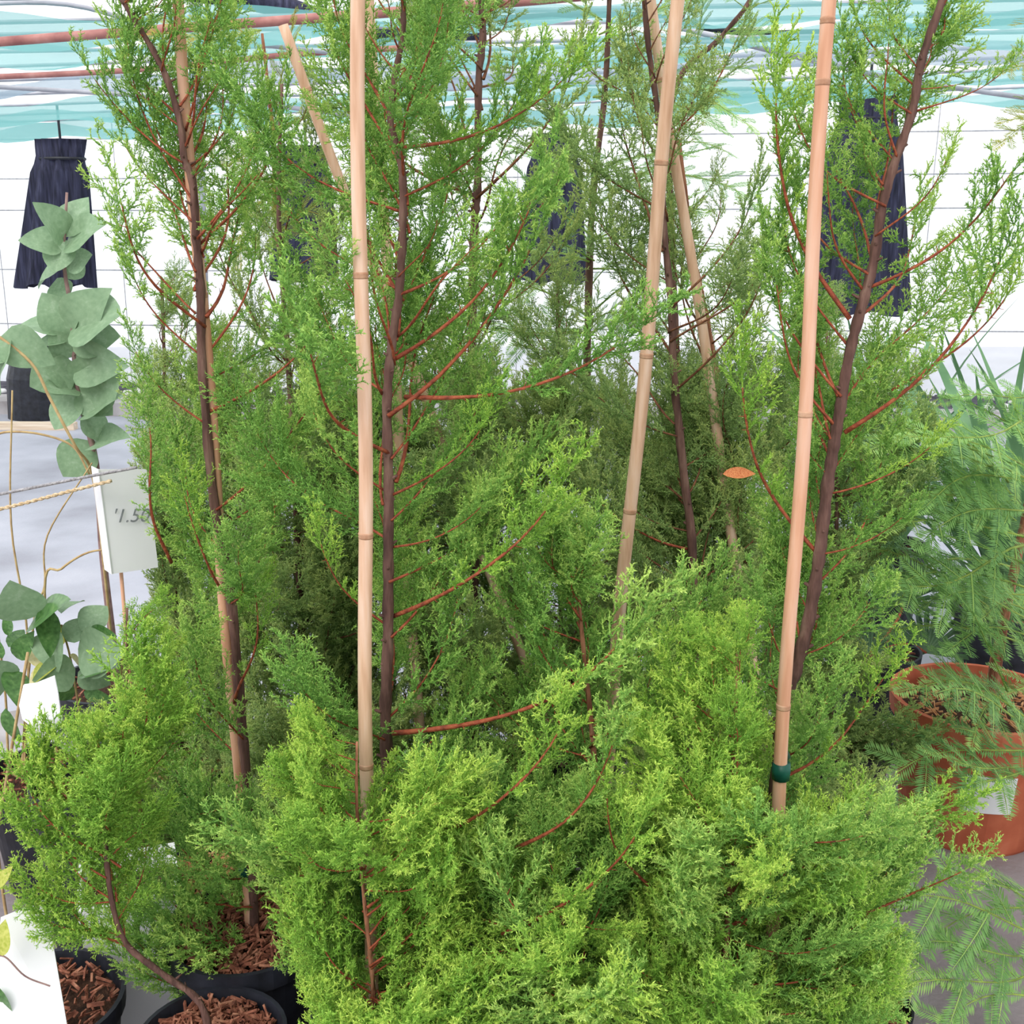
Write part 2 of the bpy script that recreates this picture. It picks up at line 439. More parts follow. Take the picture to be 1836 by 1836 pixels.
LIB = {}
def build_library():
    for key, L, bare, l1, sp1, n, r0, flat in (
            ('long', 0.40, 0.08, 0.115, 0.0105, 6, 0.0024, 0.5),
            ('bare', 0.40, 0.55, 0.095, 0.0115, 4, 0.0034, 0.55),
            ('short', 0.22, 0.05, 0.080, 0.0095, 6, 0.0018, 0.45),
            ('sparse', 0.36, 0.45, 0.085, 0.017, 5, 0.0028, 0.7)):
        out = []
        for i in range(n):
            sd_ = 100 * len(LIB) + i * 7 + 3
            S, ax = bough(L, sd_, bare, l1, sp1, flat=flat, l2=0.022 if key == 'sparse' else 0.024)
            rg = np.random.default_rng(sd_)
            fm = {}
            me = segments_to_mesh('cedar_foliage_' + key, S, M['cedar'], rg, *((0.0046, 0.0023, 0.0021, 0.7) if key == 'sparse' else (0.0041, 0.0021, 0.0020, 0.74)))
            wv, wf = bough_wood(L, ax, r0, sd_, 0.72)
            wme = mesh_from('cedar_wood_' + key, wv, wf, M['branch'], smooth=True)
            out.append((me, wme, L))
        LIB[key] = out
    fr = []
    for i in range(5):
        V, Fc, T, A = frond(i + 11, L=0.30, l1=0.12 if i % 2 else 0.09, droop=0.15 + 0.12 * (i % 3), needle=0.017, nw=0.0026, nstep=0.0032, sp1=0.026)
        me = mesh_from('redwood_frond', V, Fc, M['redwood'], tone=T)
        pts = [Vector(A(k / 8 * 0.9)) for k in range(9)]
        wv, wf = tube(pts, [0.0022 * (1 - 0.09 * k) for k in range(9)], 5)
        fr.append((me, mesh_from('redwood_twig', wv, wf, M['branch_dark'], smooth=True), 0.30))
    LIB['frond'] = fr
    fr = []
    for i in range(4):
        V, Fc, T, A = frond(i + 31, L=0.34, l1=0.12, droop=0.1 + 0.1 * (i % 3), needle=0.025, nw=0.0036, nstep=0.0044, sp1=0.045)
        me = mesh_from('yew_frond', V, Fc, M['redwood'], tone=T)
        pts = [Vector(A(k / 8 * 0.9)) for k in range(9)]
        wv, wf = tube(pts, [0.0022 * (1 - 0.09 * k) for k in range(9)], 5)
        fr.append((me, mesh_from('yew_twig', wv, wf, M['branch_dark'], smooth=True), 0.34))
    LIB['yew'] = fr
build_library()
_variants = {}
def with_mat(me, mat):
    """a copy of a library mesh wearing another material (shared by all copies that use it)"""
    if me.materials[0] == mat: return me
    k = (me.name, mat.name)
    if k not in _variants:
        c = me.copy(); c.materials[0] = mat; _variants[k] = c
    return _variants[k]
RNG = random.Random(7)
NB = [0]
def place_branch(root, base, tip, key, fmat, wmat, roll=None, idx=None, thick=None):
    base, tip = Vector(base), Vector(tip)
    d = tip - base; ln = d.length
    lib = LIB[key]
    me, wme, L = lib[RNG.randrange(len(lib)) if idx is None else idx % len(lib)]
    x = d.normalized()
    up = Vector((0, 0, 1))
    if abs(x.z) > 0.97: up = Vector((0, 1, 0))
    z = (up - x * up.dot(x)).normalized(); y = z.cross(x)
    a = RNG.uniform(-0.9, 0.9) if roll is None else roll
    y2 = y * math.cos(a) + z * math.sin(a); z2 = z * math.cos(a) - y * math.sin(a)
    s = ln / L
    sc = Matrix.Diagonal((s, s, s, 1)) 
    m = Matrix((x, y2, z2)).transposed().to_4x4()
    m.translation = base - root.location
    w = bpy.data.objects.new('branch', with_mat(wme, wmat)); COL.objects.link(w)
    w.parent = root; w.matrix_local = m @ sc
    f = bpy.data.objects.new('foliage', with_mat(me, fmat)); COL.objects.link(f)
    f.parent = w
    f['kind'] = 'stuff'
    NB[0] += 1
    if key not in ('frond', 'yew'): cov_add([base.lerp(tip, q) for q in (0.4, 0.65, 0.85, 1.0)], 1.0 if s > 0.7 else 0.7)
    return w

# density of cedar foliage the plants show, by direction from where the photographer stood (used only to choose branches)
DENS = ["034477764445", "036576876535", "036777777647", "057888767766", "079999998984", "078999899884",
        "178999999961", "189999999951", "689999999962", "799999999972", "786799999983", "466789999982"]
DENS = [[0,3,5,4,7,7,8,7,4,4,4,4],[0,3,6,5,7,6,8,7,4,3,4,2],[0,3,6,7,7,6,7,7,4,3,4,2],[0,5,7,8,8,8,7,6,6,5,5,4],
        [0,7,9,9,9,9,9,8,9,8,7,4],[0,8,9,9,9,9,8,9,9,8,7,3],[0,7,9,9,9,9,9,9,9,9,5,1],[0,7,9,9,9,9,9,9,9,9,4,0],
        [4,9,9,9,9,9,9,9,9,9,6,1],[6,9,9,9,9,9,9,9,9,9,8,3],[5,8,4,6,9,9,9,9,9,9,8,3],[1,4,3,4,9,9,9,9,9,9,6,1]]
def dens(x, y):
    if x < -60 or y > 1990: return 5
    i = min(11, max(0, int(y / 153))); j = min(11, max(0, int(x / 153)))
    return DENS[i][j]
COVN = 24; CELL = W / COVN
COV = [[0.0] * COVN for _ in range(COVN)]
def cov_add(pts, w=1.0):
    for q in pts:
        x, y = proj(q)
        i, j = int(y // CELL), int(x // CELL)
        if 0 <= i < COVN and 0 <= j < COVN: COV[i][j] += w
def cov_need(pts, tmax):
    s = 0.0
    for q in pts:
        x, y = proj(q)
        i, j = int(y // CELL), int(x // CELL)
        if 0 <= i < COVN and 0 <= j < COVN: s += tmax * (dens(x, y) / 9) ** 2.4 - COV[i][j]
    return s
CLEAR = []   # (polyline px, Y depth, clearance px)
def blocked(p, spread_px):
    x, y = proj(p)
    for poly, Yd, cl in CLEAR:
        if p.y > Yd + 0.02: continue
        for (ax_, ay), (bx, by) in zip(poly[:-1], poly[1:]):
            vx, vy = bx - ax_, by - ay
            t = max(0, min(1, ((x - ax_) * vx + (y - ay) * vy) / (vx * vx + vy * vy + 1e-9)))
            if math.hypot(x - ax_ - vx * t, y - ay - vy * t) < cl + spread_px: return True
    return False
def keepout(pts):
    for q in pts:
        x, y = proj(q)
        if 380 < y < 1060 and x < 258: return True
        if 1060 <= y < 1250 and x < 225: return True
        if 880 < y < 1250 and x > 1620: return True
        if 1250 <= y < 1900 and x > 1720: return True
        if y < 380 and x < 120: return True
    return False
def at_path(path, t):
    n = len(path) - 1
    i = min(n - 1, int(t * n)); return path[i].lerp(path[i + 1], t * n - i)
def fill_tree(root, path, n, lmax, fmat, wmat, keys=('long', 'short'), t0=0.04, t1=0.99, elev=(0.5, 1.15), seed=1, top='sparse', yfac=1.0, dmin=0.0, topz=1.15):
    rg = random.Random(seed)
    placed = 0; tries = 0
    while placed < n and tries < n * 14:
        tries += 1
        t = t0 + (t1 - t0) * (placed + rg.random()) / n
        b = at_path(path, t)
        az = rg.uniform(0, 2 * math.pi)
        el = rg.uniform(*elev) + 0.25 * t
        prof = min(1, (1.05 - t) * 2.0) * min(1, 0.55 + 1.3 * t)
        ln = lmax * prof * rg.uniform(0.6, 1.1) + 0.07
        d = Vector((math.cos(az) * math.cos(el), math.sin(az) * math.cos(el) * yfac, math.sin(el)))
        tip = b + d * ln
        if tip.y < 0.95: continue
        pts = [b.lerp(tip, q) for q in (0.35, 0.65, 0.9, 1.05)]
        dv = [dens(*proj(q)) for q in pts]
        if min(dv) <= dmin: continue
        if rg.random() > (sum(dv) / 4 / 9) ** 1.5: continue
        if (any(blocked(q, 14) for q in pts) or keepout(pts)): continue
        zz = b.lerp(tip, 0.5).z
        key = (top if (zz > topz and rg.random() < 0.75) else (keys[0] if ln > 0.24 else keys[1]))
        place_branch(root, b, tip, key, fmat, wmat)
        placed += 1

# ---------------------------------------------------------------- setting
def wall_sheet(name, pts, mat, label=None):
    V = [Vector(p) for p in pts]
    n = (V[1] - V[0]).cross(V[3] - V[0]).normalized() * 0.004
    VV = V + [v + n for v in V]
    Fc = [(0, 1, 2, 3), (7, 6, 5, 4), (0, 4, 5, 1), (1, 5, 6, 2), (2, 6, 7, 3), (3, 7, 4, 0)]
    o = link(name, mesh_from(name, VV, Fc, mat)); o['kind'] = 'structure'
    return o
YAW = -0.10
def wallY(x, Y0=9.6): return Y0 + YAW * x
M['concrete_front'] = noise_mat('brown_grey_concrete', [(0.3, lin(118, 108, 110)), (0.55, lin(142, 132, 134)), (0.75, lin(160, 152, 156))], 3.5, 0.85, 0.25, None, 8, 70)  # near part of the floor, darker and browner than the far part
o = link('floor_front', mesh_from('floor_front', [(-14, -5, 0), (14, -5, 0), (14, 2.78, 0), (-14, 2.78, 0), (-14, -5, -0.1), (14, -5, -0.1), (14, 2.78, -0.1), (-14, 2.78, -0.1)],
         [(0, 1, 2, 3), (7, 6, 5, 4), (0, 4, 5, 1), (1, 5, 6, 2), (2, 6, 7, 3), (3, 7, 4, 0)], M['concrete_front'])); o['kind'] = 'structure'
o = link('floor', mesh_from('floor', [(-14, 2.79, 0), (14, 2.79, 0), (14, 13, 0), (-14, 13, 0), (-14, 2.79, -0.1), (14, 2.79, -0.1), (14, 13, -0.1), (-14, 13, -0.1)],
         [(0, 1, 2, 3), (7, 6, 5, 4), (0, 4, 5, 1), (1, 5, 6, 2), (2, 6, 7, 3), (3, 7, 4, 0)], M['concrete'])); o['kind'] = 'structure'
wall_sheet('wall_back', [(-8, wallY(-8), 0), (8, wallY(8), 0), (8, wallY(8), 3.4), (-8, wallY(-8), 3.4)], M['film'])

# wire grid in front of the film
wg = thing('wire_grid', 'thin galvanised wire grid stretched in front of the white back wall', 'wire mesh', (0, 9.4, 0))
for z in (0.55, 1.02, 1.52, 1.78, 2.1):
    a = Vector((-7.5, wallY(-7.5, 9.4), z)); b = Vector((7.5, wallY(7.5, 9.4), z + 0.02))
    V, Fc = tube(smooth_path([a, (a + b) / 2 - Vector((0, 0, 0.02)), b], 6), 0.0055, 5)
    link('wire', mesh_from('wire', rel(V, wg.location), Fc, M['wire']), wg)
for i in range(11):
    x = -5.6 + i * 1.12 + 0.05 * math.sin(i * 3)
    V, Fc = tube([Vector((x, wallY(x, 9.39), 0.0)), Vector((x + 0.02, wallY(x, 9.39), 2.5))], 0.0035, 5)
    link('wire', mesh_from('wire', rel(V, wg.location), Fc, M['wire']), wg)

# shade nets hung under the roof
def shade_net(y_px, Y0, depth, label, mat, sag=0.05, x0=-5.5, x1=5.5, seed=0, tilt=0.0):
    c = P(918, y_px, Y0)
    rg = random.Random(seed)
    nx, ny = 70, 8
    V, Fc = [], []
    ph = rg.uniform(0, 6)
    for j in range(ny + 1):
        tj = j / ny
        for i in range(nx + 1):
            x = x0 + (x1 - x0) * i / nx
            y = Y0 + YAW * 1.2 * x + depth * tj + 0.05 * math.sin(x * 2.1 + ph)
            z = c.z - sag * 4 * tj * (1 - tj) * (1 + 0.5 * math.sin(x * 1.5 + ph)) - 0.05 * math.sin(x * 3.3 + ph + tj * 2) ** 2 + tilt * x - 0.03 * abs(math.sin(x * 1.05 + ph))
            V.append((x, y, z))
    for j in range(ny):
        for i in range(nx):
            k = j * (nx + 1) + i
            Fc.append((k, k + 1, k + nx + 2, k + nx + 1))
    me = mesh_from('shade_net', rel(V, (0, Y0, c.z)), Fc, mat, smooth=True)
    o = thing('shade_net', label, 'shade net', (0, Y0, c.z), 'shade nets hung under the roof')
    link('net_sheet', me, o)
    for tj in (0, 1):
        pts = [Vector((x0 + (x1 - x0) * i / 30, Y0 + YAW * 1.2 * (x0 + (x1 - x0) * i / 30) + depth * tj, c.z + 0.012 + tilt * (x0 + (x1 - x0) * i / 30))) for i in range(31)]
        V, Fc = tube(pts, 0.010, 6)
        link('rail', mesh_from('net_rail', rel(V, o.location), Fc, M['greypipe']), o)
    return o
shade_net(178, 8.3, 0.5, 'teal shade net, the lowest and farthest strip, just above the white wall', M['net'], 0.08, seed=1, tilt=0.02)
shade_net(140, 7.2, 0.6, 'teal shade net, second strip up from the white wall', M['net'], 0.07, seed=2, tilt=0.02)
shade_net(92, 6.2, 0.55, 'pale grey-teal shade net in the middle of the row of nets', M['netgrey'], 0.05, seed=3, tilt=0.015)
shade_net(48, 5.3, 0.5, 'teal shade net, second strip from the top of the picture', M['net'], 0.05, seed=4)
shade_net(-20, 4.4, 0.5, 'teal shade net, the nearest and highest strip', M['net'], 0.05, seed=5)

def rod(name, pts, r, mat, label, cat, group=None, sides=8):
    pts = [Vector(p) for p in pts]
    V, Fc = tube(smooth_path(pts, 6), r, sides)
    c = (pts[0] + pts[-1]) / 2
    o = link(name, mesh_from(name, rel(V, c), Fc, mat, smooth=True), loc=c)
    return tag(o, label, cat, group)
rod('rusty_pipe', [P(-200, 90, 4.2), P(300, 52, 4.0), P(700, 22, 3.85), P(1300, -30, 3.7)], 0.016, M['rust'], 'rusty pink-brown pipe running across the top left under the roof', 'pipe')
rod('rusty_pipe', [P(-100, 142, 5.6), P(250, 125, 5.5), P(520, 98, 5.4), P(760, 84, 5.3)], 0.013, M['rust'], 'thin rusty pipe below the thick one, behind the leaning cane', 'pipe')
rod('steel_pipe', [P(-100, 10, 5.0), P(120, 8, 4.8), P(330, 62, 4.9), P(640, 100, 5.2)], 0.009, M['greypipe'], 'grey steel wire sloping down to the right at the top left', 'pipe')
rod('steel_pipe', [P(-100, 150, 6.4), P(150, 165, 6.4), P(420, 182, 6.4), P(640, 208, 6.4)], 0.012, M['greypipe'], 'grey steel pipe crossing the nets at the left', 'pipe')
rod('steel_pipe', [P(1220, 50, 5.4), P(1400, 95, 5.4), P(1600, 140, 5.6), P(1836, 175, 5.8)], 0.012, M['greypipe'], 'grey steel pipe crossing the nets at the right', 'pipe')
rod('roof_post', [G(372, 830) * 1.0, P(345, -150, 6.9)], 0.034, M['greypipe'], 'pale grey roof post standing behind the left saplings', 'post')
rod('rolled_cloth', [P(300, -25, 6.0), P(480, 5, 6.0), P(640, 55, 6.0), P(860, 66, 6.0)], 0.055, M['cloth'], 'rolled black cloth slung below the roof behind the rusty pipe', 'cloth roll')
rod('black_cable', [P(560, 60, 7.5), P(900, 33, 7.4), P(1150, 28, 7.4), P(1400, 60, 7.4), P(2100, 20, 7.2)], 0.02, M['black'], 'black cable under the roof above the middle saplings', 'cable')

# gathered black shade cloths hanging in front of the wall
def hanging_cloth(xt, yt, xb, yb, wt, wb, Y, label, seed=0):
    top, bot = P(xt, yt, Y), P(xb, yb, Y)
    px = Y / F / 0.98
    H = top.z - bot.z
    rt, rb = wt / 2 * px, wb / 2 * px
    nz, ns = 18, 60
    rg = random.Random(seed); ph = [rg.uniform(0, 6) for _ in range(3)]
    V, Fc = [], []
    for k in range(nz + 1):
        t = k / nz
        r = rt + (rb - rt) * t ** 0.9
        if t < 0.22: r *= 0.86 + 0.14 * abs((t - 0.13) / 0.1)
        cx = top.x + (bot.x - top.x) * t
        for s in range(ns):
            a = 2 * math.pi * s / ns
            f = 1 + (0.09 + 0.05 * t) * math.sin(9 * a + ph[0]) + 0.05 * math.sin(16 * a + ph[1] + t)
            V.append((cx + r * f * math.cos(a), Y + 0.6 * r * f * math.sin(a), top.z - H * t + (0.02 * math.sin(5 * a + ph[2]) if k == nz else 0)))
    for k in range(nz):
        for s in range(ns):
            s2 = (s + 1) % ns
            Fc.append((k * ns + s, k * ns + s2, (k + 1) * ns + s2, (k + 1) * ns + s))
    Fc.append(tuple(range(ns)))
    o = thing('hanging_cloth', label, 'shade cloth', (top.x, Y, bot.z), 'gathered black cloths along the back wall')
    link('drape', mesh_from('drape', rel(V, o.location), Fc, M['cloth'], smooth=True), o)
    zt = top.z - H * 0.13
    ring = [Vector((top.x + rt * 0.98 * math.cos(a), Y + 0.62 * rt * math.sin(a), zt)) for a in [2 * math.pi * i / 24 for i in range(25)]]
    V, Fc = tube(ring, 0.012, 6, cap=False)
    link('tie_cord', mesh_from('tie_cord', rel(V, o.location), Fc, M['black']), o)
    V, Fc = tube([Vector((top.x, Y, top.z - 0.05)), Vector((top.x, Y, top.z + 0.25))], 0.01, 6)
    link('hanging_rope', mesh_from('hanging_rope', rel(V, o.location), Fc, M['black']), o)
    return o
hanging_cloth(108, 250, 98, 512, 76, 122, 8.7, 'gathered black cloth hanging behind the grey-leaved shrub', 1)
hanging_cloth(548, 262, 545, 500, 70, 110, 8.5, 'gathered black cloth showing between the two left canes', 2)
hanging_cloth(995, 240, 985, 505, 70, 120, 8.3, 'gathered black cloth half hidden behind the middle saplings', 3)
hanging_cloth(1560, 160, 1530, 560, 84, 170, 8.0, 'gathered black cloth behind the dark trunk at the right', 4)

# far strip: gravel bed, kerb, batten
bed = link('gravel_bed', mesh_from('gravel_bed', *box((0, 0, 0), 15, 0.9, 0.06), M['bed']), loc=(0, 8.75, 0.03)); bed.rotation_euler.z = YAW
tag(bed, 'dark gravel strip running along the foot of the white wall', 'gravel bed')
rg = random.Random(3)
parts = []
for i in range(420):
    x = rg.uniform(-5.5, 4.5); y = 8.75 + YAW * x + rg.uniform(-0.42, 0.42); r = rg.uniform(0.015, 0.05)
    V, Fc = lathe([(0.001, -r * 0.5), (r * 0.8, -r * 0.3), (r, 0), (r * 0.7, r * 0.4), (0.001, r * 0.5)], 7, (x, y, 0.07))
    parts.append((V, Fc))
V, Fc = join(parts)
pb = link('white_pebbles', mesh_from('white_pebbles', rel(V, (0, 8.9, 0.06)), Fc, M['pebble'], smooth=True), loc=(0, 8.9, 0.06)); pb['kind'] = 'stuff'
tag(pb, 'white pebbles scattered over the dark gravel strip by the wall', 'pebbles')
kb = link('kerb', mesh_from('kerb', *box((0, 0, 0), 15, 0.35, 0.1), M['kerb']), loc=(0, 8.05, 0.05)); kb.rotation_euler.z = YAW
tag(kb, 'grey concrete kerb in front of the dark gravel strip', 'kerb')
c = (G(-60, 764, 0.02) + G(118, 765, 0.02)) / 2
bt = link('timber_batten', mesh_from('timber_batten', *box((0, 0, 0), 0.85, 0.07, 0.05), M['batten']), loc=(c.x, c.y, 0.025)); bt.rotation_euler.z = -0.03
tag(bt, 'pale timber batten lying on the grey floor at the left', 'batten')

# ---------------------------------------------------------------- pots and mulch
def chips(cx, cy, cz, R, n, mat_, seed, name='mulch', parent=None, big=1.0):
    rg = random.Random(seed)
    V, Fc = [], []
    for i in range(n):
        a = rg.uniform(0, 6.28); r = R * math.sqrt(rg.random())
        l = rg.uniform(0.008, 0.032) * big; w = rg.uniform(0.001, 0.0045) * big; h = rg.uniform(0.002, 0.006)
        v, f = box((0, 0, 0), l, w, h)
        m = Matrix.Translation((cx + r * math.cos(a), cy + r * math.sin(a), cz + rg.uniform(0, 0.02) + 0.02 * (1 - r / R))) @ Matrix.Rotation(rg.uniform(0, 6.28), 4, 'Z') @ Matrix.Rotation(rg.uniform(-0.5, 0.5), 4, 'Y') @ Matrix.Rotation(rg.uniform(-0.6, 0.6), 4, 'X')
        v = [m @ p for p in v]
        k = len(V); V.extend(v); Fc.extend(tuple(q + k for q in ff) for ff in f)
    o = link(name, mesh_from(name, V, Fc, mat_), parent); o['kind'] = 'stuff'
    return o
POTS = []
def add_pot(root, R=0.13, H=0.27, mat_='black', mulch='mulch', off=(0, 0), seed=0, n=900):
    """pot, soil and mulch as parts of the plant; root empty is at the pot's base"""
    ox, oy = off
    for q in POTS:
        dd = math.hypot(q[0] - root.location.x, q[1] - root.location.y)
        if dd < q[2] + R: print('pot overlap', root['label'][:50], '|', q[3][:50], round(q[2] + R - dd, 3))
    POTS.append((root.location.x, root.location.y, R, root['label']))
    V, Fc = lathe([(0.001, 0.0), (R * 0.78, 0.0), (R * 0.8, 0.008), (R * 0.97, H * 0.86), (R * 1.03, H * 0.86), (R * 1.05, H), (R * 0.99, H), (R * 0.95, H * 0.88), (R * 0.93, H * 0.8)], 36, (ox, oy, 0))
    link('pot', mesh_from('pot', V, Fc, M[mat_], smooth=False), root)
    V, Fc = lathe([(0.001, H * 0.9), (R * 0.5, H * 0.89), (R * 0.96, H * 0.86)], 24, (ox, oy, 0))
    link('soil', mesh_from('soil', V, Fc, M['soil'], smooth=True), root)
    if mulch: chips(ox, oy, H * 0.89, R * 0.9, n, M[mulch], seed, parent=root)

# ---------------------------------------------------------------- canes
def cane(pt, pb, r, mat_, label, nodes, ties=(), group='bamboo canes'):
    pt, pb = Vector(pt), Vector(pb)
    o = thing('bamboo_cane', label, 'cane', pb, group)
    L = (pt - pb).length
    n = 40
    side = Vector((1, 0, 0))
    pts = [pb.lerp(pt, i / n) + side * (0.0025 * math.sin(i * 0.33)) for i in range(n + 1)]
    rad = [r * (1 - 0.15 * i / n) for i in range(n + 1)]
    V, Fc = tube(pts, rad, 12)
    link('cane_shaft', mesh_from('cane_shaft', rel(V, pb), Fc, M[mat_], smooth=True), o)
    for t in nodes:
        c = pb.lerp(pt, t) + side * (0.0025 * math.sin(t * n * 0.33)); d = (pt - pb).normalized()
        rr = r * (1 - 0.15 * t)
        V, Fc = tube([c - d * 0.004, c - d * 0.002, c, c + d * 0.002, c + d * 0.004], [rr * 1.0, rr * 1.08, rr * 1.02, rr * 1.10, rr * 1.0], 12)
        link('node_ring', mesh_from('node_ring', rel(V, pb), Fc, M['node'], smooth=True), o)
    for t, ln in ties:
        c = pb.lerp(pt, t); d = (pt - pb).normalized()
        V, Fc = tube([c - d * 0.012, c, c + d * 0.012], [r * 1.25, r * 1.35, r * 1.25], 10)
        V2, F2 = tube(smooth_path([c, c + Vector((ln * 0.5, 0.03, 0.01)), c + Vector((ln, 0.05, -0.005))], 5), 0.006, 6)
        V, Fc = join([(V, Fc), (V2, F2)])
        q = link('tie', mesh_from('tie', rel(V, pb), Fc, M['tie'], smooth=True), o)
        q['label'] = 'dark green plastic tie'
    return o
def down(p, q, z):
    """point on line p->q at height z"""
    t = (p.z - z) / (p.z - q.z); return p + (q - p) * t
def cane_px(a, b, Ya, Yb, r, m, label, nodes, ties=(), z=0.26):
    p, q = P(a[0], a[1], Ya), P(b[0], b[1], Yb)
    return cane(p, down(p, q, z), r, m, label, nodes, ties)
cane_px((640, -140), (665, 1836), 1.33, 1.34, 0.0098, 'cane', 'pale bamboo cane, full height, just left of the centre trunk', (0.08, 0.30, 0.52, 0.74), ((0.165, 0.05),))
cane_px((309, -140), (462, 1836), 1.62, 1.60, 0.0092, 'cane_orange', 'thin bamboo cane behind the bare curved trunk of the left sapling', (0.12, 0.4, 0.68), ((0.07, 0.02),))
cane_px((1496, -140), (1372, 1836), 1.36, 1.36, 0.0098, 'cane_orange', 'orange-tan bamboo cane left of the dark right-hand trunk', (0.05, 0.35, 0.62, 0.885, 0.93), ((0.285, 0.02),))
cane_px((1229, -140), (1085, 1400), 1.62, 1.70, 0.0110, 'cane', 'pale bamboo cane leaning left, between the centre and right canes', (0.1, 0.46, 0.62, 0.8))
cane_px((1146, -140), (1320, 1000), 1.95, 1.95, 0.0100, 'cane', 'bamboo cane crossing behind the left-leaning one near the top', (0.3, 0.6, 0.85), z=0.28)
cane_px((506, 45), (702, 560), 1.95, 2.0, 0.0100, 'cane', 'bamboo cane with its cut top in view, leaning right at the upper left', (0.35, 0.7, 0.93), z=0.3)
cane_px((652, -140), (690, 420), 1.85, 1.9, 0.0105, 'cane', 'bamboo cane partly hidden directly behind the tall centre-left cane', (0.4, 0.8), z=0.3)

CLEAR += [([(640, -50), (650, 620), (655, 1360)], 1.33, 36), ([(660, 1560), (665, 1740)], 1.33, 28),
          ([(1488, -50), (1445, 500), (1418, 830)], 1.36, 34), ([(1402, 1130), (1390, 1420)], 1.36, 26),
          ([(1376, 1640), (1373, 1860)], 1.36, 22),
          ([(1222, -50), (1195, 260), (1172, 470)], 1.62, 18), ([(1160, 560), (1128, 1020)], 1.64, 26),
          ([(700, 590), (694, 760), (696, 1290)], 1.45, 22), ([(722, 260), (720, 420)], 1.45, 12), ([(708, 130), (700, 215)], 1.45, 12),
          ([(225, 10), (322, 220), (350, 430), (362, 560)], 1.60, 24), ([(458, 1560), (462, 1836)], 1.6, 24),
          ([(1690, -20), (1650, 110), (1605, 290), (1565, 470), (1520, 640), (1490, 850), (1465, 1000), (1445, 1150)], 1.5, 22),
          ([(1280, 670), (1330, 920)], 1.9, 14), ([(860, 30), (855, 380)], 2.1, 16),
          ([(500, 40), (610, 260)], 1.9, 10),
          ([(720, 712), (830, 655), (935, 600)], 1.38, 12), ([(722, 265), (775, 235), (830, 205)], 1.43, 12), ([(703, 888), (775, 830), (880, 700)], 1.40, 12),
          ([(700, 982), (780, 940), (840, 880)], 1.40, 12), ([(700, 1105), (790, 1060), (850, 1000)], 1.40, 10), ([(770, 1285), (880, 1210), (990, 1145)], 1.36, 10),
          ([(790, 1495), (880, 1410), (920, 1345)], 1.22, 12), ([(925, 1525), (1020, 1400)], 1.22, 12), ([(905, 1665), (1040, 1540)], 1.20, 12), ([(1165, 1590), (1120, 1460)], 1.24, 10), ([(545, 690), (600, 770), (640, 845)], 1.40, 10),
          ([(1520, 775), (1600, 680), (1705, 520), (1750, 440)], 1.42, 12), ([(1500, 880), (1580, 850), (1650, 790)], 1.44, 12), ([(1600, 290), (1580, 150), (1585, 60)], 1.48, 8),
          ([(1572, 425), (1660, 365), (1700, 290)], 1.46, 10), ([(1640, 200), (1720, 160), (1790, 100)], 1.48, 10), ([(1545, 515), (1515, 410), (1500, 360)], 1.46, 8), ([(1430, 1195), (1400, 1140)], 1.44, 8),
          ([(1470, 992), (1545, 970)], 1.44, 8), ([(1465, 992), (1420, 965), (1350, 740)], 1.46, 8), ([(1635, 1590), (1735, 1540)], 1.38, 8), ([(1015, 822), (1110, 870), (1210, 950)], 1.8, 12),
          ([(245, 710), (290, 850)], 1.55, 8), ([(335, 830), (375, 930), (410, 1050)], 1.58, 8)]

# ---------------------------------------------------------------- cedar saplings
def sapling(pts_px, Y, r_bot, r_top, label, wood, seed, pot=(0.13, 0.27), mulch='mulch', ztop=None, cat='sapling', potmat='black', name='potted_cedar', sides=9):
    """trunk through image points at depth Y (entries may carry their own depth), straight down into its pot"""
    P3 = [P(p[0], p[1], p[2] if len(p) > 2 else Y) for p in pts_px]       # top to bottom
    H = pot[1] * 0.88
    last, prev = P3[-1], P3[-2]
    if last.z > H + 0.02:
        P3.append(Vector((last.x + (last.x - prev.x) * 0.2, last.y, H)))
    base = P3[-1]
    path = smooth_path(P3, 7)[::-1]
    root = thing(name, label, cat, (base.x, base.y, 0))
    n = len(path); rg = random.Random(seed)
    rad = [(r_bot + (r_top - r_bot) * (i / (n - 1)) ** 0.8) * (1 + 0.1 * math.sin(i * 1.7)) for i in range(n)]
    V, Fc = tube(path, rad, sides, rg, 0.10)
    parts = [(V, Fc)]
    for i in range(4, n - 2, 2):                                         # knots and stubs
        if rg.random() < 0.7:
            a = rg.uniform(0, 6.28); d = Vector((math.cos(a), math.sin(a), 0.5)).normalized()
            parts.append(tube([path[i], path[i] + d * (rad[i] + rg.uniform(0.002, 0.010))], [rad[i] * 0.5, rad[i] * 0.22], 5))
    V, Fc = join(parts)
    link('trunk', mesh_from('trunk', rel(V, root.location), Fc, M[wood], smooth=True), root)
    add_pot(root, pot[0], pot[1], potmat, mulch, seed=seed)
    return root, path
def traced(root, Y, lst, fmat, wmat='branch', key='bare'):
    for k, e in enumerate(lst):
        (x0, y0), (x1, y1) = e[0], e[1]
        dy = e[2] if len(e) > 2 else -0.06
        kk = e[3] if len(e) > 3 else key
        if kk == 'bare' and fmat == M['cedar'] and k % 2 == 0: fm_ = M['cedar_bright']
        else: fm_ = fmat
        place_branch(root, P(x0, y0, Y + (e[4] if len(e) > 4 else 0)), P(x1, y1, Y + dy), kk, fm_, M[wmat], roll=RNG.uniform(-0.4, 0.4))

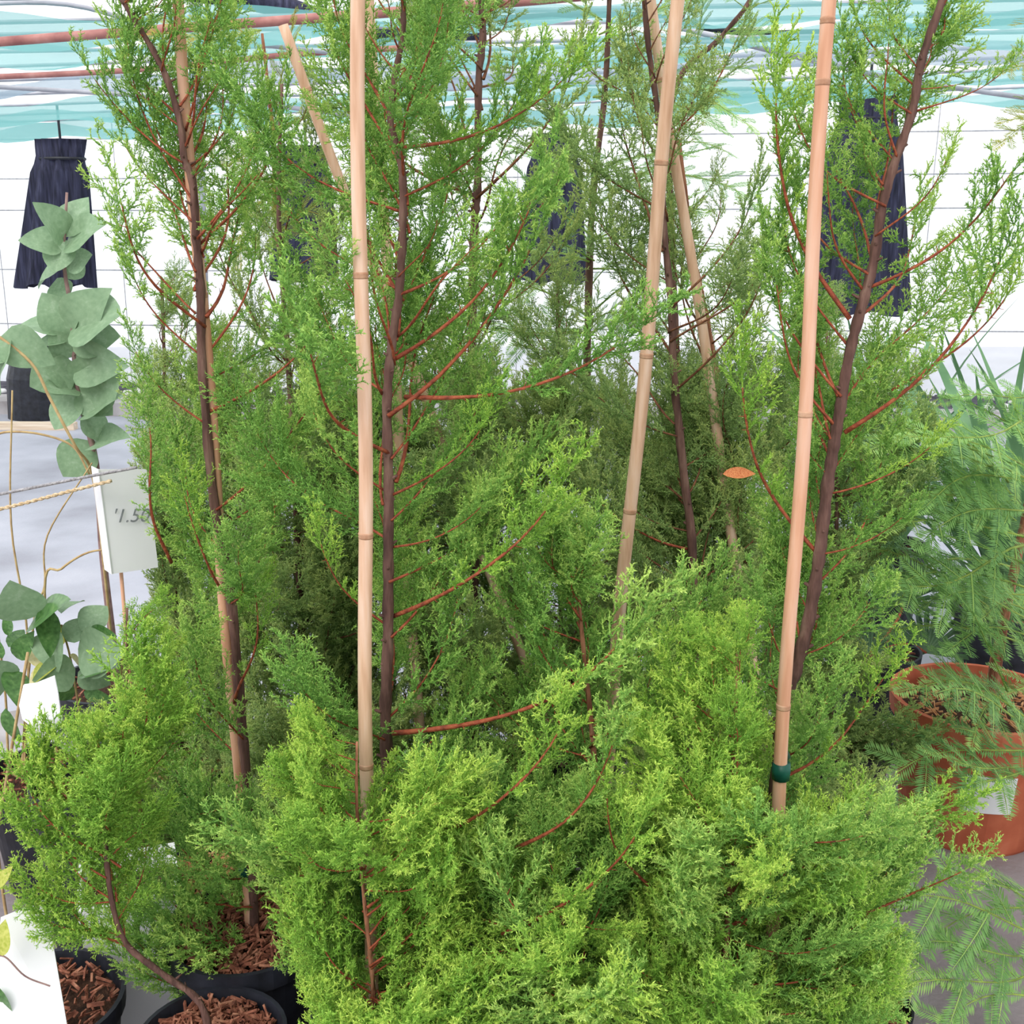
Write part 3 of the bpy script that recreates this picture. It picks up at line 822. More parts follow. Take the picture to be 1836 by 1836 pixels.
# A : centre
A_pts = [(738, -200), (724, -20), (722, 60), (706, 150), (700, 220), (720, 300), (722, 400), (716, 520), (703, 610), (694, 720), (697, 860), (696, 1000), (695, 1150), (691, 1300), (697, 1450), (700, 1700), (702, 1836)]
rA, pA = sapling(A_pts, 1.45, 0.0105, 0.0028, 'tall cedar sapling with a dark trunk right of the centre-left cane', 'trunk', 1, pot=(0.12, 0.27))
traced(rA, 1.45, [((703, 888), (905, 672)), ((700, 982), (905, 850)), ((700, 1105), (1050, 775), -0.10, 'bare'), ((722, 712), (1235, 512), -0.10),
                  ((720, 265), (1100, 48), -0.02), ((694, 885), (540, 660)), ((692, 1120), (555, 890)), ((716, 1312), (1240, 1008), -0.14),
                  ((790, 1495), (1040, 1190), -0.24, 'bare', -0.16), ((925, 1525), (1120, 1240), -0.25, 'bare', -0.18), ((905, 1665), (1190, 1380), -0.28, 'bare', -0.2), ((740, 1740), (1010, 1600), -0.22, 'bare', -0.15), ((1165, 1590), (1090, 1330), -0.22, 'bare', -0.15),
                  ((692, 1330), (520, 1180), -0.05), ((700, 1640), (480, 1540), -0.10, 'short'), ((700, 1700), (900, 1560), -0.1),
                  ((716, 500), (800, 330), -0.04, 'sparse'), ((700, 210), (640, 20), 0.03, 'sparse'), ((708, 130), (800, 20), 0.03, 'sparse')], M['cedar'])
fill_tree(rA, pA, 46, 0.30, M['cedar'], M['branch'], seed=11)
# B : left
B_pts = [(170, -180), (200, -40), (232, 20), (290, 120), (322, 215), (330, 285), (346, 330), (352, 430), (360, 520), (362, 650), (384, 900), (412, 1050), (434, 1300), (450, 1500), (456, 1700), (456, 1836)]
rB, pB = sapling(B_pts, 1.60, 0.0100, 0.0030, 'cedar sapling at the left with a bare curved top leaning left', 'trunk', 2)
traced(rB, 1.60, [((346, 318), (410, 200), 0, 'short'), ((300, 1010), (235, 650)), ((420, 1080), (330, 790)), ((470, 1010), (485, 820), -0.05, 'short'),
                  ((325, 230), (195, 60), 0.0, 'sparse'), ((330, 290), (130, 60), -0.02, 'sparse'), ((352, 430), (470, 90), -0.03, 'sparse'), ((350, 400), (200, 180), 0.0, 'sparse'),
                  ((356, 440), (520, 100), 0.02, 'sparse'), ((355, 560), (180, 320), 0.0, 'sparse'), ((362, 640), (215, 400), -0.02), ((370, 760), (220, 560), -0.02), ((430, 1260), (470, 960), -0.03)], M['cedar'])
fill_tree(rB, pB, 44, 0.27, M['cedar'], M['branch'], seed=12)
# C : right
C_pts = [(1735, -180), (1702, -40), (1690, 0), (1652, 110), (1636, 200), (1604, 292), (1582, 370), (1566, 470), (1545, 550), (1522, 640), (1505, 740), (1495, 800), (1484, 870), (1470, 990), (1452, 1100), (1430, 1190), (1405, 1275), (1388, 1450), (1373, 1600), (1366, 1836)]
rC, pC = sapling(C_pts, 1.50, 0.0120, 0.0044, 'cedar sapling at the right with a thick dark leaning trunk', 'trunk', 3, pot=(0.11, 0.27))
traced(rC, 1.50, [((1640, 200), (1850, 70), -0.02, 'bare'), ((1648, 158), (1790, 110), 0, 'sparse'), ((1572, 425), (1725, 215), -0.04, 'bare'), ((1515, 775), (1850, 300), -0.10, 'bare'),
                  ((1494, 882), (1720, 740), -0.06), ((1472, 992), (1660, 880), -0.06), ((1600, 700), (1860, 410), -0.02, 'bare', 0.05), ((1605, 290), (1578, -10), -0.02, 'bare'),
                  ((1592, 350), (1545, 220), 0.0, 'short'), ((1548, 520), (1480, 210), -0.04, 'bare'), ((1524, 572), (1400, 10), 0.02, 'bare'), ((1482, 850), (1440, 720), -0.03, 'short'),
                  ((1465, 992), (1330, 540), -0.04, 'bare'), ((1430, 1200), (1350, 1000), -0.06), ((1392, 1320), (1320, 1150), -0.06, 'short'),
                  ((1640, 120), (1590, -60), 0, 'short'), ((1400, 1500), (1790, 1400), -0.10, 'bare'), ((1500, 1640), (1790, 1500), -0.2, 'bare', -0.12), ((1440, 1695), (1590, 1590), -0.24, 'bare', -0.18), ((1368, 1760), (1640, 1700), -0.1, 'bare'),
                  ((1390, 1400), (1640, 1130), 0.0, 'bare'), ((1430, 1180), (1600, 1020), 0.0, 'short')], M['cedar'])
fill_tree(rC, pC, 40, 0.27, M['cedar'], M['branch'], seed=13)
# low front sapling right of centre (rusty bits at the foot)
H_pts = [(1322, 1150), (1318, 1300), (1312, 1450), (1310, 1580), (1295, 1780), (1290, 1860)]
rH, pH = sapling(H_pts, 1.30, 0.0070, 0.0018, 'short bushy cedar sapling in front of the right-hand cane', 'trunk_rust', 4, pot=(0.075, 0.22))
fill_tree(rH, pH, 34, 0.19, M['cedar_bright'], M['branch'], seed=14, t0=0.02, elev=(0.5, 1.25))
# low sapling between centre and right
I_pts = [(1032, 960), (1040, 1100), (1060, 1300), (1075, 1500), (1080, 1836)]
rI, pI = sapling(I_pts, 1.52, 0.0070, 0.0018, 'short dense cedar sapling between the centre and right trunks', 'trunk_rust', 5)
traced(rI, 1.52, [((1270, 1660), (1195, 1440), -0.05, 'bare'), ((1160, 1600), (1110, 1420), -0.08, 'bare')], M['cedar'])
fill_tree(rI, pI, 34, 0.24, M['cedar'], M['branch'], seed=15, t0=0.02, elev=(0.4, 1.2))
# front left little sapling
J_pts = [(228, 1090), (226, 1250), (216, 1370), (205, 1430), (190, 1490), (198, 1600), (225, 1690), (290, 1745), (360, 1800)]
rJ, pJ = sapling(J_pts, 1.36, 0.0060, 0.0016, 'small bright green cedar sapling at the lower left, stem bent', 'trunk', 6, pot=(0.105, 0.25))
traced(rJ, 1.36, [((215, 1560), (20, 1330), -0.02, 'short'), ((200, 1620), (10, 1560), -0.04, 'short'), ((195, 1500), (60, 1300), 0.0, 'short'), ((216, 1690), (60, 1600), -0.02, 'short'),
                  ((200, 1480), (160, 1290), 0, 'short'), ((210, 1400), (250, 1120), -0.02, 'short'), ((214, 1380), (300, 1180), 0, 'short')], M['cedar_bright'])
fill_tree(rJ, pJ, 22, 0.13, M['cedar_bright'], M['branch'], keys=('short', 'short'), seed=16, t0=0.3, elev=(0.5, 1.2))
# bright low sapling under the centre cane
L_pts = [(640, 1330), (640, 1450), (652, 1600), (668, 1760), (672, 1850)]
rL, pL = sapling(L_pts, 1.23, 0.0050, 0.0015, 'low yellow-green cedar sapling at the foot of the centre-left cane', 'trunk_rust', 7, pot=(0.08, 0.2))
fill_tree(rL, pL, 30, 0.15, M['cedar_bright'], M['branch'], keys=('short', 'short'), seed=17, t0=0.05, elev=(0.3, 1.1))
L2 = [(1010, 1600), (1010, 1700), (1020, 1850)]
rL2, pL2 = sapling(L2, 1.24, 0.0045, 0.0015, 'low spreading cedar sapling at the bottom edge, right of the centre trunk', 'trunk_rust', 8, pot=(0.12, 0.2))
fill_tree(rL2, pL2, 22, 0.17, M['cedar_bright'], M['branch'], keys=('short', 'short'), seed=18, t0=0.1, elev=(-0.1, 0.7))
# D : back middle
D_pts = [(865, -120), (862, 0), (866, 60), (858, 150), (856, 330), (851, 400), (846, 600), (850, 1000), (850, 1400)]
rD, pD = sapling(D_pts, 2.15, 0.0110, 0.0050, 'cedar sapling behind the centre one, its thin trunk against the white wall', 'trunk', 9)
fill_tree(rD, pD, 38, 0.36, M['cedar_back'], M['branch_dark'], seed=19)
# E
E_pts = [(1148, -120), (1160, 60), (1182, 230), (1190, 400), (1204, 560), (1208, 670), (1226, 850), (1242, 1000), (1255, 1350)]
rE, pE = sapling(E_pts, 1.90, 0.0100, 0.0040, 'cedar sapling behind the two crossing canes', 'trunk', 10, pot=(0.1, 0.25))
traced(rE, 1.90, [((1245, 985), (1015, 820), -0.10, 'bare'), ((1190, 250), (1350, -20), 0.0, 'sparse'), ((1185, 235), (1110, 30), 0, 'sparse')], M['cedar_back'])
fill_tree(rE, pE, 36, 0.31, M['cedar_back'], M['branch_dark'], seed=20)
# F : rusty thick trunk
F_pts = [(1215, 250), (1238, 440), (1262, 560), (1280, 670), (1294, 800), (1326, 920), (1345, 1150), (1360, 1400)]
rF, pF = sapling(F_pts, 2.05, 0.0150, 0.0060, 'cedar sapling with a thick rusty flaking trunk behind the right cane', 'trunk_rust', 21, pot=(0.1, 0.25))
fill_tree(rF, pF, 36, 0.30, M['cedar_back'], M['branch_dark'], seed=22)
# back left and back centre fillers seen through the gaps
K_pts = [(505, 150), (500, 400), (520, 700), (540, 1100), (560, 1400)]
rK, pK = sapling(K_pts, 2.1, 0.0100, 0.0035, 'cedar sapling standing in the back row between the two left canes', 'trunk', 23, mulch='mulch_tan', pot=(0.1, 0.25))
fill_tree(rK, pK, 30, 0.32, M['cedar_back'], M['branch_dark'], seed=24)
N_pts = [(1000, 500), (1000, 800), (1010, 1300)]
rN, pN = sapling(N_pts, 2.38, 0.0100, 0.0035, 'cedar sapling in the back row right of the thin back trunk', 'trunk', 25, pot=(0.09, 0.25))
fill_tree(rN, pN, 40, 0.36, M['cedar_back'], M['branch_dark'], seed=26)
O_pts = [(290, 500), (300, 800), (320, 1200), (330, 1500)]
rO, pO = sapling(O_pts, 2.2, 0.0080, 0.0030, 'cedar sapling in the back row behind the left cane', 'trunk', 27, mulch='mulch_tan', pot=(0.11, 0.25))
fill_tree(rO, pO, 36, 0.24, M['cedar_back'], M['branch_dark'], seed=28)
R_pts = [(1480, 560), (1500, 900), (1490, 1300)]
rR, pR = sapling(R_pts, 2.3, 0.0080, 0.0030, 'cedar sapling in the back row behind the thick right-hand trunk', 'trunk', 29)
fill_tree(rR, pR, 26, 0.28, M['cedar_back'], M['branch_dark'], seed=30)

# fill thin spots with more boughs on the same saplings
def top_up(trees, tmax, tries, seed, ymin=0, ymax=2000):
    rg = random.Random(seed); n = 0
    for _ in range(tries):
        root, path, lmax, fm, wm, tlo = trees[rg.randrange(len(trees))]
        t = rg.uniform(tlo, 0.97); b = at_path(path, t)
        az = rg.uniform(0, 2 * math.pi); el = rg.uniform(0.45, 1.25)
        ln = lmax * min(1, (1.08 - t) * 2.2) * rg.uniform(0.6, 1.15) + 0.06
        d = Vector((math.cos(az) * math.cos(el), math.sin(az) * math.cos(el), math.sin(el)))
        tip = b + d * ln
        if tip.y < 0.98: continue
        x, y = proj(tip)
        if not (ymin <= y <= ymax): continue
        pts = [b.lerp(tip, q) for q in (0.4, 0.65, 0.85, 1.0)]
        if min(dens(*proj(q)) for q in pts) <= 0: continue
        if cov_need(pts, tmax) < 2.0: continue
        if (any(blocked(q, 14) for q in pts) or keepout(pts)): continue
        key = 'long' if ln > 0.24 else 'short'
        if (y < 420) and rg.random() < 0.7: key = 'sparse'
        place_branch(root, b, tip, key, fm, wm); n += 1
    print('top_up', n)
cb, cf, cy = M['cedar_back'], M['cedar'], M['cedar_bright']
wb, wk = M['branch'], M['branch_dark']
BACK = [(rD, pD, .34, cb, wk, .02), (rE, pE, .30, cb, wk, .02), (rF, pF, .28, cb, wk, .02), (rK, pK, .32, cb, wk, .02), (rN, pN, .34, cb, wk, .02), (rO, pO, .26, cb, wk, .02), (rR, pR, .28, cb, wk, .02)]
FRONT = [(rA, pA, .30, cf, wb, .02), (rB, pB, .27, cf, wb, .02), (rC, pC, .27, cf, wb, .02), (rI, pI, .24, cf, wb, .02), (rH, pH, .20, cf, wb, .02)]
LOW = [(rH, pH, .18, cy, wb, .02), (rL, pL, .16, cy, wb, .02), (rL2, pL2, .17, cf, wb, .02), (rI, pI, .24, cf, wb, .0), (rA, pA, .26, cf, wb, .0), (rC, pC, .26, cf, wb, .0)]
top_up(BACK, 3.2, 9000, 101)
top_up(BACK, 9.5, 7000, 105, ymin=640, ymax=1560)
top_up(FRONT, 6.0, 9000, 102)
top_up(LOW, 10.0, 6000, 103, ymin=1350)
top_up([(rJ, pJ, .12, cy, wb, .3)], 5.0, 1500, 104)

# ---------------------------------------------------------------- redwoods (flat sprays)
M['twig_green'] = noise_mat('green_twig', [(0.3, lin(110, 130, 62)), (0.7, lin(160, 180, 84))], 60, 0.7)
def fronds(root, lst, fm, key='frond', wm='twig_green'):
    for e in lst:
        (x0, y0, Y0), (x1, y1, Y1) = e[0], e[1]
        place_branch(root, P(x0, y0, Y0), P(x1, y1, Y1), e[3] if len(e) > 3 else key, M[e[2]] if len(e) > 2 and e[2] else M[fm], M[wm], roll=(1 if x1 > x0 else -1) * RNG.uniform(0.0, 0.95))
rw, pw = sapling([(470, 60), (490, 250), (500, 420), (560, 800), (590, 1400)], 2.35, 0.009, 0.003, 'young redwood with olive-yellow sprays behind the leaning cane', 'trunk_rust', 40, mulch='mulch_tan', name='potted_redwood')
fronds(rw, [((400, 300, 2.3), (600, 170, 2.2)), ((430, 360, 2.3), (600, 260, 2.2)), ((480, 420, 2.3), (700, 300, 2.2)), ((420, 330, 2.3), (330, 200, 2.2)), ((500, 420, 2.3), (420, 240, 2.2)),
            ((510, 420, 2.3), (640, 400, 2.2)), ((520, 620, 2.2), (600, 500, 2.1)), ((530, 640, 2.2), (620, 560, 2.1)), ((470, 60, 2.3), (250, 60, 2.2)), ((500, 200, 2.3), (520, 10, 2.2)), ((500, 300, 2.3), (420, 480, 2.2)),
            ((500, 460, 2.3), (380, 420, 2.2)), ((520, 540, 2.3), (690, 480, 2.2))], 'redwood_tan')
rw2, pw2 = sapling([(1095, -80), (1085, 160), (1060, 400), (1050, 800), (1040, 1400)], 2.6, 0.012, 0.005, 'tall young redwood with feathery green sprays behind the middle saplings', 'trunk', 41, name='potted_redwood')
lst = []
rg = random.Random(5)
for i in range(34):
    y0 = rg.uniform(-60, 620); x0 = 1080 - 0.04 * y0; s = rg.choice((-1, 1))
    lst.append(((x0, y0, 2.6), (x0 + s * rg.uniform(110, 260), y0 - rg.uniform(-30, 130), 2.6 + rg.uniform(-0.3, 0.2))))
fronds(rw2, lst, 'redwood')
rw3, pw3 = sapling([(1360, -60), (1345, 0), (1290, 70), (1216, 145), (1200, 300), (1215, 700), (1230, 1300)], 2.3, 0.009, 0.004, 'young redwood whose dark bare stem arches over the two crossing canes', 'trunk', 42, name='potted_redwood')
fronds(rw3, [((1290, 70, 2.3), (1400, 40, 2.2)), ((1240, 120, 2.3), (1400, 130, 2.25)), ((1230, 140, 2.3), (1360, 230, 2.2)), ((1330, 20, 2.3), (1450, -20, 2.25)), ((1250, 90, 2.3), (1260, -40, 2.2)),
             ((1310, 50, 2.3), (1420, 90, 2.25)), ((1200, 260, 2.3), (1330, 260, 2.2)), ((1205, 300, 2.3), (1370, 370, 2.2)), ((1210, 210, 2.3), (1100, 150, 2.2)), ((1215, 330, 2.3), (1100, 300, 2.2)), ((1330, 10, 2.3), (1250, -40, 2.2))], 'redwood')

# right hand potted redwood in the terracotta pot
c0 = G(1800, 1545)
tp = thing('potted_redwood', 'young redwood with pale tips in a terracotta pot at the right edge', 'potted plant', (1.10, 2.38, 0))
add_pot(tp, 0.195, 0.33, 'terracotta', 'mulch_tan', seed=50, n=300)
V, Fc = [], []
for i in range(9):                    # paper label wrapped on the pot's front
    a = math.radians(-118 + i * 4.2)
    for z in (0.12, 0.215):
        r = 0.195 * (0.8 + 0.17 * z / 0.284) + 0.003
        V.append((r * math.cos(a), r * math.sin(a), z))
for i in range(8): Fc.append((2 * i, 2 * i + 2, 2 * i + 3, 2 * i + 1))
q = link('paper_label', mesh_from('paper_label', V, Fc, M['white'], smooth=True), tp); q['label'] = 'creased white paper label'
tpts = [Vector((1.12, 2.38, 0.28)), Vector((1.13, 2.38, 0.5)), Vector((1.15, 2.37, 0.8)), Vector((1.16, 2.36, 1.05))]
V, Fc = tube(smooth_path(tpts, 6), [0.016 - 0.0006 * i for i in range(19)], 9, RNG, 0.12)
link('trunk', mesh_from('trunk', rel(V, tp.location), Fc, M['trunk_rust'], smooth=True), tp)
rg = random.Random(9)
fl = [((1836, 760, 2.2), (1620, 790, 2.0)), ((1836, 830, 2.2), (1700, 780, 2.0)), ((1836, 860, 2.2), (1640, 880, 2.0)), ((1850, 900, 2.2), (1660, 960, 2.0)), ((1850, 960, 2.2), (1590, 930, 2.0)),
      ((1850, 1000, 2.2), (1560, 1040, 2.0)), ((1850, 1060, 2.2), (1600, 1010, 2.0)), ((1836, 1100, 2.2), (1700, 1060, 2.0)), ((1870, 1150, 2.2), (1690, 1130, 2.0)), ((1800, 1230, 2.1), (1736, 1060, 1.9)),
      ((1836, 1280, 2.1), (1620, 1200, 1.95)), ((1850, 1300, 2.1), (1690, 1230, 1.9)), ((1836, 1330, 2.1), (1560, 1400, 1.95)), ((1850, 1370, 2.1), (1540, 1470, 1.9)), ((1850, 1400, 2.1), (1660, 1330, 1.95)),
      ((1850, 900, 2.3), (1836, 700, 2.2)), ((1850, 820, 2.3), (1720, 680, 2.2)), ((1800, 1000, 2.3), (1700, 850, 2.2)), ((1860, 700, 2.3), (1700, 720, 2.2)), ((1850, 1050, 2.3), (1640, 1090, 2.25)), ((1850, 1200, 2.3), (1750, 1330, 2.0))]
rg = random.Random(19)
for i in range(20):
    y0 = rg.uniform(820, 1200); x0 = rg.uniform(1760, 1880)
    fl.append(((x0, y0, rg.uniform(2.15, 2.5)), (x0 - rg.uniform(90, 250), y0 + rg.uniform(-110, 60), rg.uniform(2.0, 2.4))))
fronds(tp, [(a, b, None, 'yew' if k % 3 == 0 else 'frond') for k, (a, b) in enumerate(fl)], 'redwood')
# feathery one low at the right edge
tq = thing('potted_redwood', 'low feathery redwood reaching in from the right over the bare floor', 'potted plant', (1.22, 1.78, 0))
add_pot(tq, 0.11, 0.2, 'black', 'mulch', seed=51, n=200)
V, Fc = tube(smooth_path([Vector((1.22, 1.78, 0.17)), Vector((1.2, 1.76, 0.3)), Vector((1.16, 1.72, 0.42))], 6), 0.006, 7)
link('trunk', mesh_from('trunk', rel(V, tq.location), Fc, M['trunk'], smooth=True), tq)
fronds(tq, [((1870, 1660, 1.65), (1560, 1610, 1.55)), ((1860, 1720, 1.65), (1600, 1800, 1.5)), ((1870, 1780, 1.6), (1640, 1840, 1.5)), ((1850, 1700, 1.65), (1640, 1700, 1.55)), ((1860, 1600, 1.7), (1700, 1560, 1.6)), ((1870, 1640, 1.65), (1740, 1540, 1.55)), ((1870, 1620, 1.7), (1600, 1700, 1.6))], 'redwood', 'yew')
# twig reaching in at the upper right
tr = thing('potted_redwood', 'yellow-green redwood twig reaching in at the upper right edge', 'sapling', (1.35, 2.2, 0))
add_pot(tr, 0.1, 0.25, 'black', 'mulch', seed=52, n=100)
V, Fc = tube(smooth_path([Vector((1.35, 2.2, 0.22)), Vector((1.34, 2.2, 1.0)), P(1930, 180, 2.1), P(1900, 60, 2.1)], 8), 0.006, 7)
link('trunk', mesh_from('trunk', rel(V, tr.location), Fc, M['trunk'], smooth=True), tr)
fronds(tr, [((1920, 150, 2.1), (1790, 105, 2.0)), ((1930, 180, 2.1), (1790, 210, 2.0)), ((1930, 220, 2.1), (1780, 240, 2.0)), ((1930, 60, 2.1), (1820, 30, 2.05))], 'redwood_tan')

# ---------------------------------------------------------------- broad leaves
def leaf_mesh(name, L, Wd, mat_, tip=0.6, fold=0.25, curl=0.2, wav=0.0):
    n, V, Fc = 9, [], []
    for i in range(n + 1):
        t = i / n
        w = Wd / 2 * (math.sin(math.pi * min(1, t ** tip)) ** 0.8 if 0 < t < 1 else 0.02)
        z = -curl * L * t * t
        wv = wav * math.sin(t * 9) * Wd
        V += [(L * t, -w, z + fold * w + wv), (L * t, 0, z), (L * t, w, z + fold * w - wv)]
    for i in range(n):
        for s in (0, 1):
            k = i * 3 + s
            Fc.append((k, k + 3, k + 4, k + 1))
    k = len(V)
    me = mesh_from(name, V, Fc, mat_, smooth=True)
    return me
LEAF = {k: [leaf_mesh('leaf_' + k + str(i), 1.0, w, M[m], tp, f, c, wv) for i, (w, tp, f, c, wv) in enumerate(vs)] for k, m, vs in (
    ('grey', 'greyleaf', [(0.85, 0.8, 0.2, 0.15, 0.03), (0.8, 0.7, 0.35, 0.3, 0.03), (0.95, 0.9, 0.1, 0.1, 0.02)]),
    ('dark', 'darkleaf', [(0.45, 0.8, 0.25, 0.25, 0.0), (0.5, 0.7, 0.15, 0.1, 0.01)]),
    ('yellow', 'yellowleaf', [(0.5, 0.8, 0.3, 0.2, 0.0)]), ('cream', 'creamleaf', [(0.6, 0.8, 0.2, 0.3, 0.02)]),
    ('dry', 'dryleaf', [(0.35, 0.8, 0.5, 0.2, 0.05)]), ('oval', 'greyleaf', [(0.4, 0.8, 0.15, 0.05, 0.0)]))}
def put_leaf(parent, base, d, size, kind, roll=0.0, face=None, lab=None):
    base = Vector(base); x = Vector(d).normalized()
    up = Vector(face) if face else Vector((0, -0.75, 0.65))
    z = (up - x * up.dot(x)).normalized(); y = z.cross(x)
    a = roll
    y2 = y * math.cos(a) + z * math.sin(a); z2 = z * math.cos(a) - y * math.sin(a)
    m = Matrix((x, y2, z2)).transposed().to_4x4(); m.translation = base - parent.location
    o = bpy.data.objects.new('leaf', LEAF[kind][RNG.randrange(len(LEAF[kind]))]); COL.objects.link(o)
    o.parent = parent; o.matrix_local = m @ Matrix.Diagonal((size, size, size, 1))
    if lab: o['label'] = lab
    return o

# grey round-leaved shrub, left
YG = 2.6
gs = thing('grey_leaved_shrub', 'shrub with large round grey-green leaves at the left, before the black cloth', 'shrub', (P(190, 1000, YG).x, YG, 0))
add_pot(gs, 0.15, 0.28, 'black', 'mulch', seed=60, n=80)
gp = smooth_path([P(120, 345, YG), P(115, 470, YG), P(128, 560, YG), P(140, 700, YG), P(172, 830, YG), P(185, 1000, YG), Vector((gs.location.x, YG, 0.25))], 6)
V, Fc = tube(gp, [0.003 + 0.0002 * i for i in range(len(gp))], 7)
link('stem', mesh_from('stem', rel(V, gs.location), Fc, M['stem_grey'], smooth=True), gs)
rg = random.Random(4)
px = YG / F / 0.98
for (x0, y0, x1, y1) in [(115, 440, 40, 422), (115, 430, 85, 370), (118, 425, 150, 352), (118, 440, 175, 395), (112, 480, 60, 500), (118, 430, 95, 480), (122, 500, 150, 470), (120, 480, 160, 455), (118, 540, 100, 500),
                         (125, 600, 42, 560), (125, 600, 78, 530), (128, 600, 170, 525), (128, 590, 200, 560), (126, 610, 45, 618), (128, 610, 205, 600), (130, 640, 95, 600), (130, 640, 175, 590), (128, 600, 128, 545),
                         (132, 650, 60, 690), (134, 660, 110, 735), (136, 650, 200, 655), (138, 690, 90, 650), (140, 705, 95, 765), (142, 700, 190, 735), (142, 700, 80, 690), (145, 700, 175, 640), (150, 745, 210, 700), (150, 740, 190, 790), (160, 790, 120, 845), (175, 845, 110, 835), (165, 800, 210, 770), (150, 720, 200, 680)]:
    a = P(x0, y0, YG); b = P(x1, y1, YG + rg.uniform(-0.08, 0.04))
    put_leaf(gs, a, b - a, (b - a).length * rg.uniform(1.0, 1.15), 'grey', rg.uniform(-0.6, 0.6), face=(rg.uniform(-.4, .4), -0.8, 0.5))
# pale arching weed stem with big leaf, far left
ws = thing('arching_weed', 'pale green arching stem with a limp leaf from the left edge', 'weed', (P(175, 900, 2.3).x, 2.3, 0))
V, Fc = tube(smooth_path([P(-20, 590, 2.2), P(55, 650, 2.2), P(90, 715, 2.2), P(135, 800, 2.2), P(165, 850, 2.25), P(185, 1000, 2.3), Vector((ws.location.x, 2.3, 0.0))], 6), 0.0032, 6)
link('stem', mesh_from('stem', rel(V, ws.location), Fc, M['stem_pale'], smooth=True), ws)
for a, b in (((0, 605), (92, 648)), ((30, 640), (-40, 640)), ((20, 610), (-30, 700))):
    A_, B_ = P(*a, 2.2), P(*b, 2.2)
    put_leaf(ws, A_, B_ - A_, (B_ - A_).length, 'grey', 0.3, lab='limp pale leaf')
V, Fc = tube(smooth_path([P(-20, 790, 2.3), P(8, 775, 2.3), P(70, 778, 2.3), P(130, 800, 2.3), P(160, 850, 2.3)], 6), 0.0025, 6)
link('side_stem', mesh_from('side_stem', rel(V, ws.location), Fc, M['stem_pale'], smooth=True), ws)

# broad-leaved shrub low left
YS = 2.15
bs = thing('broad_leaved_shrub', 'leafy shrub with glossy and yellowing leaves at the left, below the white tag', 'shrub', (P(90, 1330, YS).x, YS, 0))
add_pot(bs, 0.14, 0.26, 'black', 'mulch', seed=61, n=200)
for pts in ([(45, 1400), (50, 1150), (20, 940), (22, 700)], [(40, 1400), (60, 1120), (80, 1050), (85, 960), (165, 830)], [(80, 1060), (110, 1020), (160, 990), (220, 985)], [(150, 1360), (130, 1200), (110, 1120)], [(200, 1380), (215, 1230), (225, 1130)], [(20, 1380), (10, 1250), (-5, 1120)]):
    q = [P(x, y, YS) for x, y in pts]
    q = [Vector((bs.location.x + (q[0].x - bs.location.x) * 0.4, YS, 0.24))] + q
    V, Fc = tube(smooth_path(q, 6), [0.0032 - 0.00006 * i for i in range(6 * (len(q) - 1) + 1)], 6)
    link('stem', mesh_from('stem', rel(V, bs.location), Fc, M['stem_pale'], smooth=True), bs)
for (x0, y0, x1, y1, k) in [(55, 1120, 105, 1075, 'dark'), (80, 1090, 92, 1165, 'dark'), (50, 1110, 25, 1060, 'grey'), (15, 1140, 12, 1105, 'dark'), (15, 1160, 42, 1130, 'dark'), (0, 1100, -30, 1075, 'dark'),
                            (85, 1130, 92, 1190, 'grey'), (88, 1120, 115, 1165, 'yellow'), (110, 1165, 100, 1190, 'yellow'), (90, 1195, 50, 1165, 'cream'), (90, 1190, 55, 1215, 'cream'), (100, 1185, 65, 1210, 'yellow'),
                            (125, 1175, 150, 1190, 'cream'), (140, 1165, 200, 1175, 'grey'), (135, 1200, 75, 1215, 'grey'), (140, 1205, 190, 1225, 'grey'), (145, 1210, 200, 1190, 'dark'), (110, 1210, 50, 1225, 'dark'),
                            (100, 1220, 130, 1260, 'dark'), (150, 1240, 195, 1255, 'dark'), (120, 1150, 150, 1110, 'grey'), (145, 1130, 185, 1090, 'grey'), (20, 1200, 40, 1260, 'dark'), (10, 1270, 25, 1330, 'dark'),
                            (15, 1230, -20, 1200, 'grey'), (5, 1180, -20, 1140, 'dark'), (110, 1100, 140, 1070, 'grey'), (160, 1130, 200, 1140, 'dark'), (30, 1180, 45, 1150, 'dark'), (90, 1260, 60, 1300, 'dark'), (170, 1200, 210, 1160, 'dark'), (160, 1270, 200, 1300, 'dark')]:
    a = P(x0, y0, YS - 0.02); b = P(x1, y1, YS + rg.uniform(-0.1, 0.05))
    put_leaf(bs, a, b - a, (b - a).length * 1.15, k, rg.uniform(-0.7, 0.7), face=(rg.uniform(-.5, .5), -0.7, 0.6), lab={'yellow': 'yellowing leaf', 'cream': 'cream-coloured leaf', 'grey': 'pale bluish leaf'}.get(k))
# yellow-green leaf coming in at the left bottom
yl = thing('yellowing_twig', 'thin twig with a yellow-green leaf at the left edge above the white card', 'twig', P(-20, 1720, 1.3))
V, Fc = tube(smooth_path([P(-20, 1720, 1.3), P(8, 1715, 1.3), P(45, 1750, 1.3), P(90, 1768, 1.3)], 6), 0.0012, 5)
link('stem', mesh_from('stem', rel(V, yl.location), Fc, M['stem_grey']), yl)
for a, b, k in (((0, 1715), (4, 1662), 'yellow'), ((-8, 1590), (14, 1560), 'yellow'), ((-2, 1770), (8, 1835), 'dark')):
    A_, B_ = P(*a, 1.3), P(*b, 1.3)
    put_leaf(yl, A_, B_ - A_, (B_ - A_).length * 1.1, k, 0.2)

# long thin stem down the left edge
rod('bare_stem', [P(50, 1170, 1.9), P(28, 1300, 1.9), P(8, 1420, 1.9), P(-4, 1520, 1.9), Vector((P(-4, 1520, 1.9).x, 1.9, 0))], 0.003, M['stem_pale'], 'bare tan stem curving down at the left edge beside the bent label', 'stem')

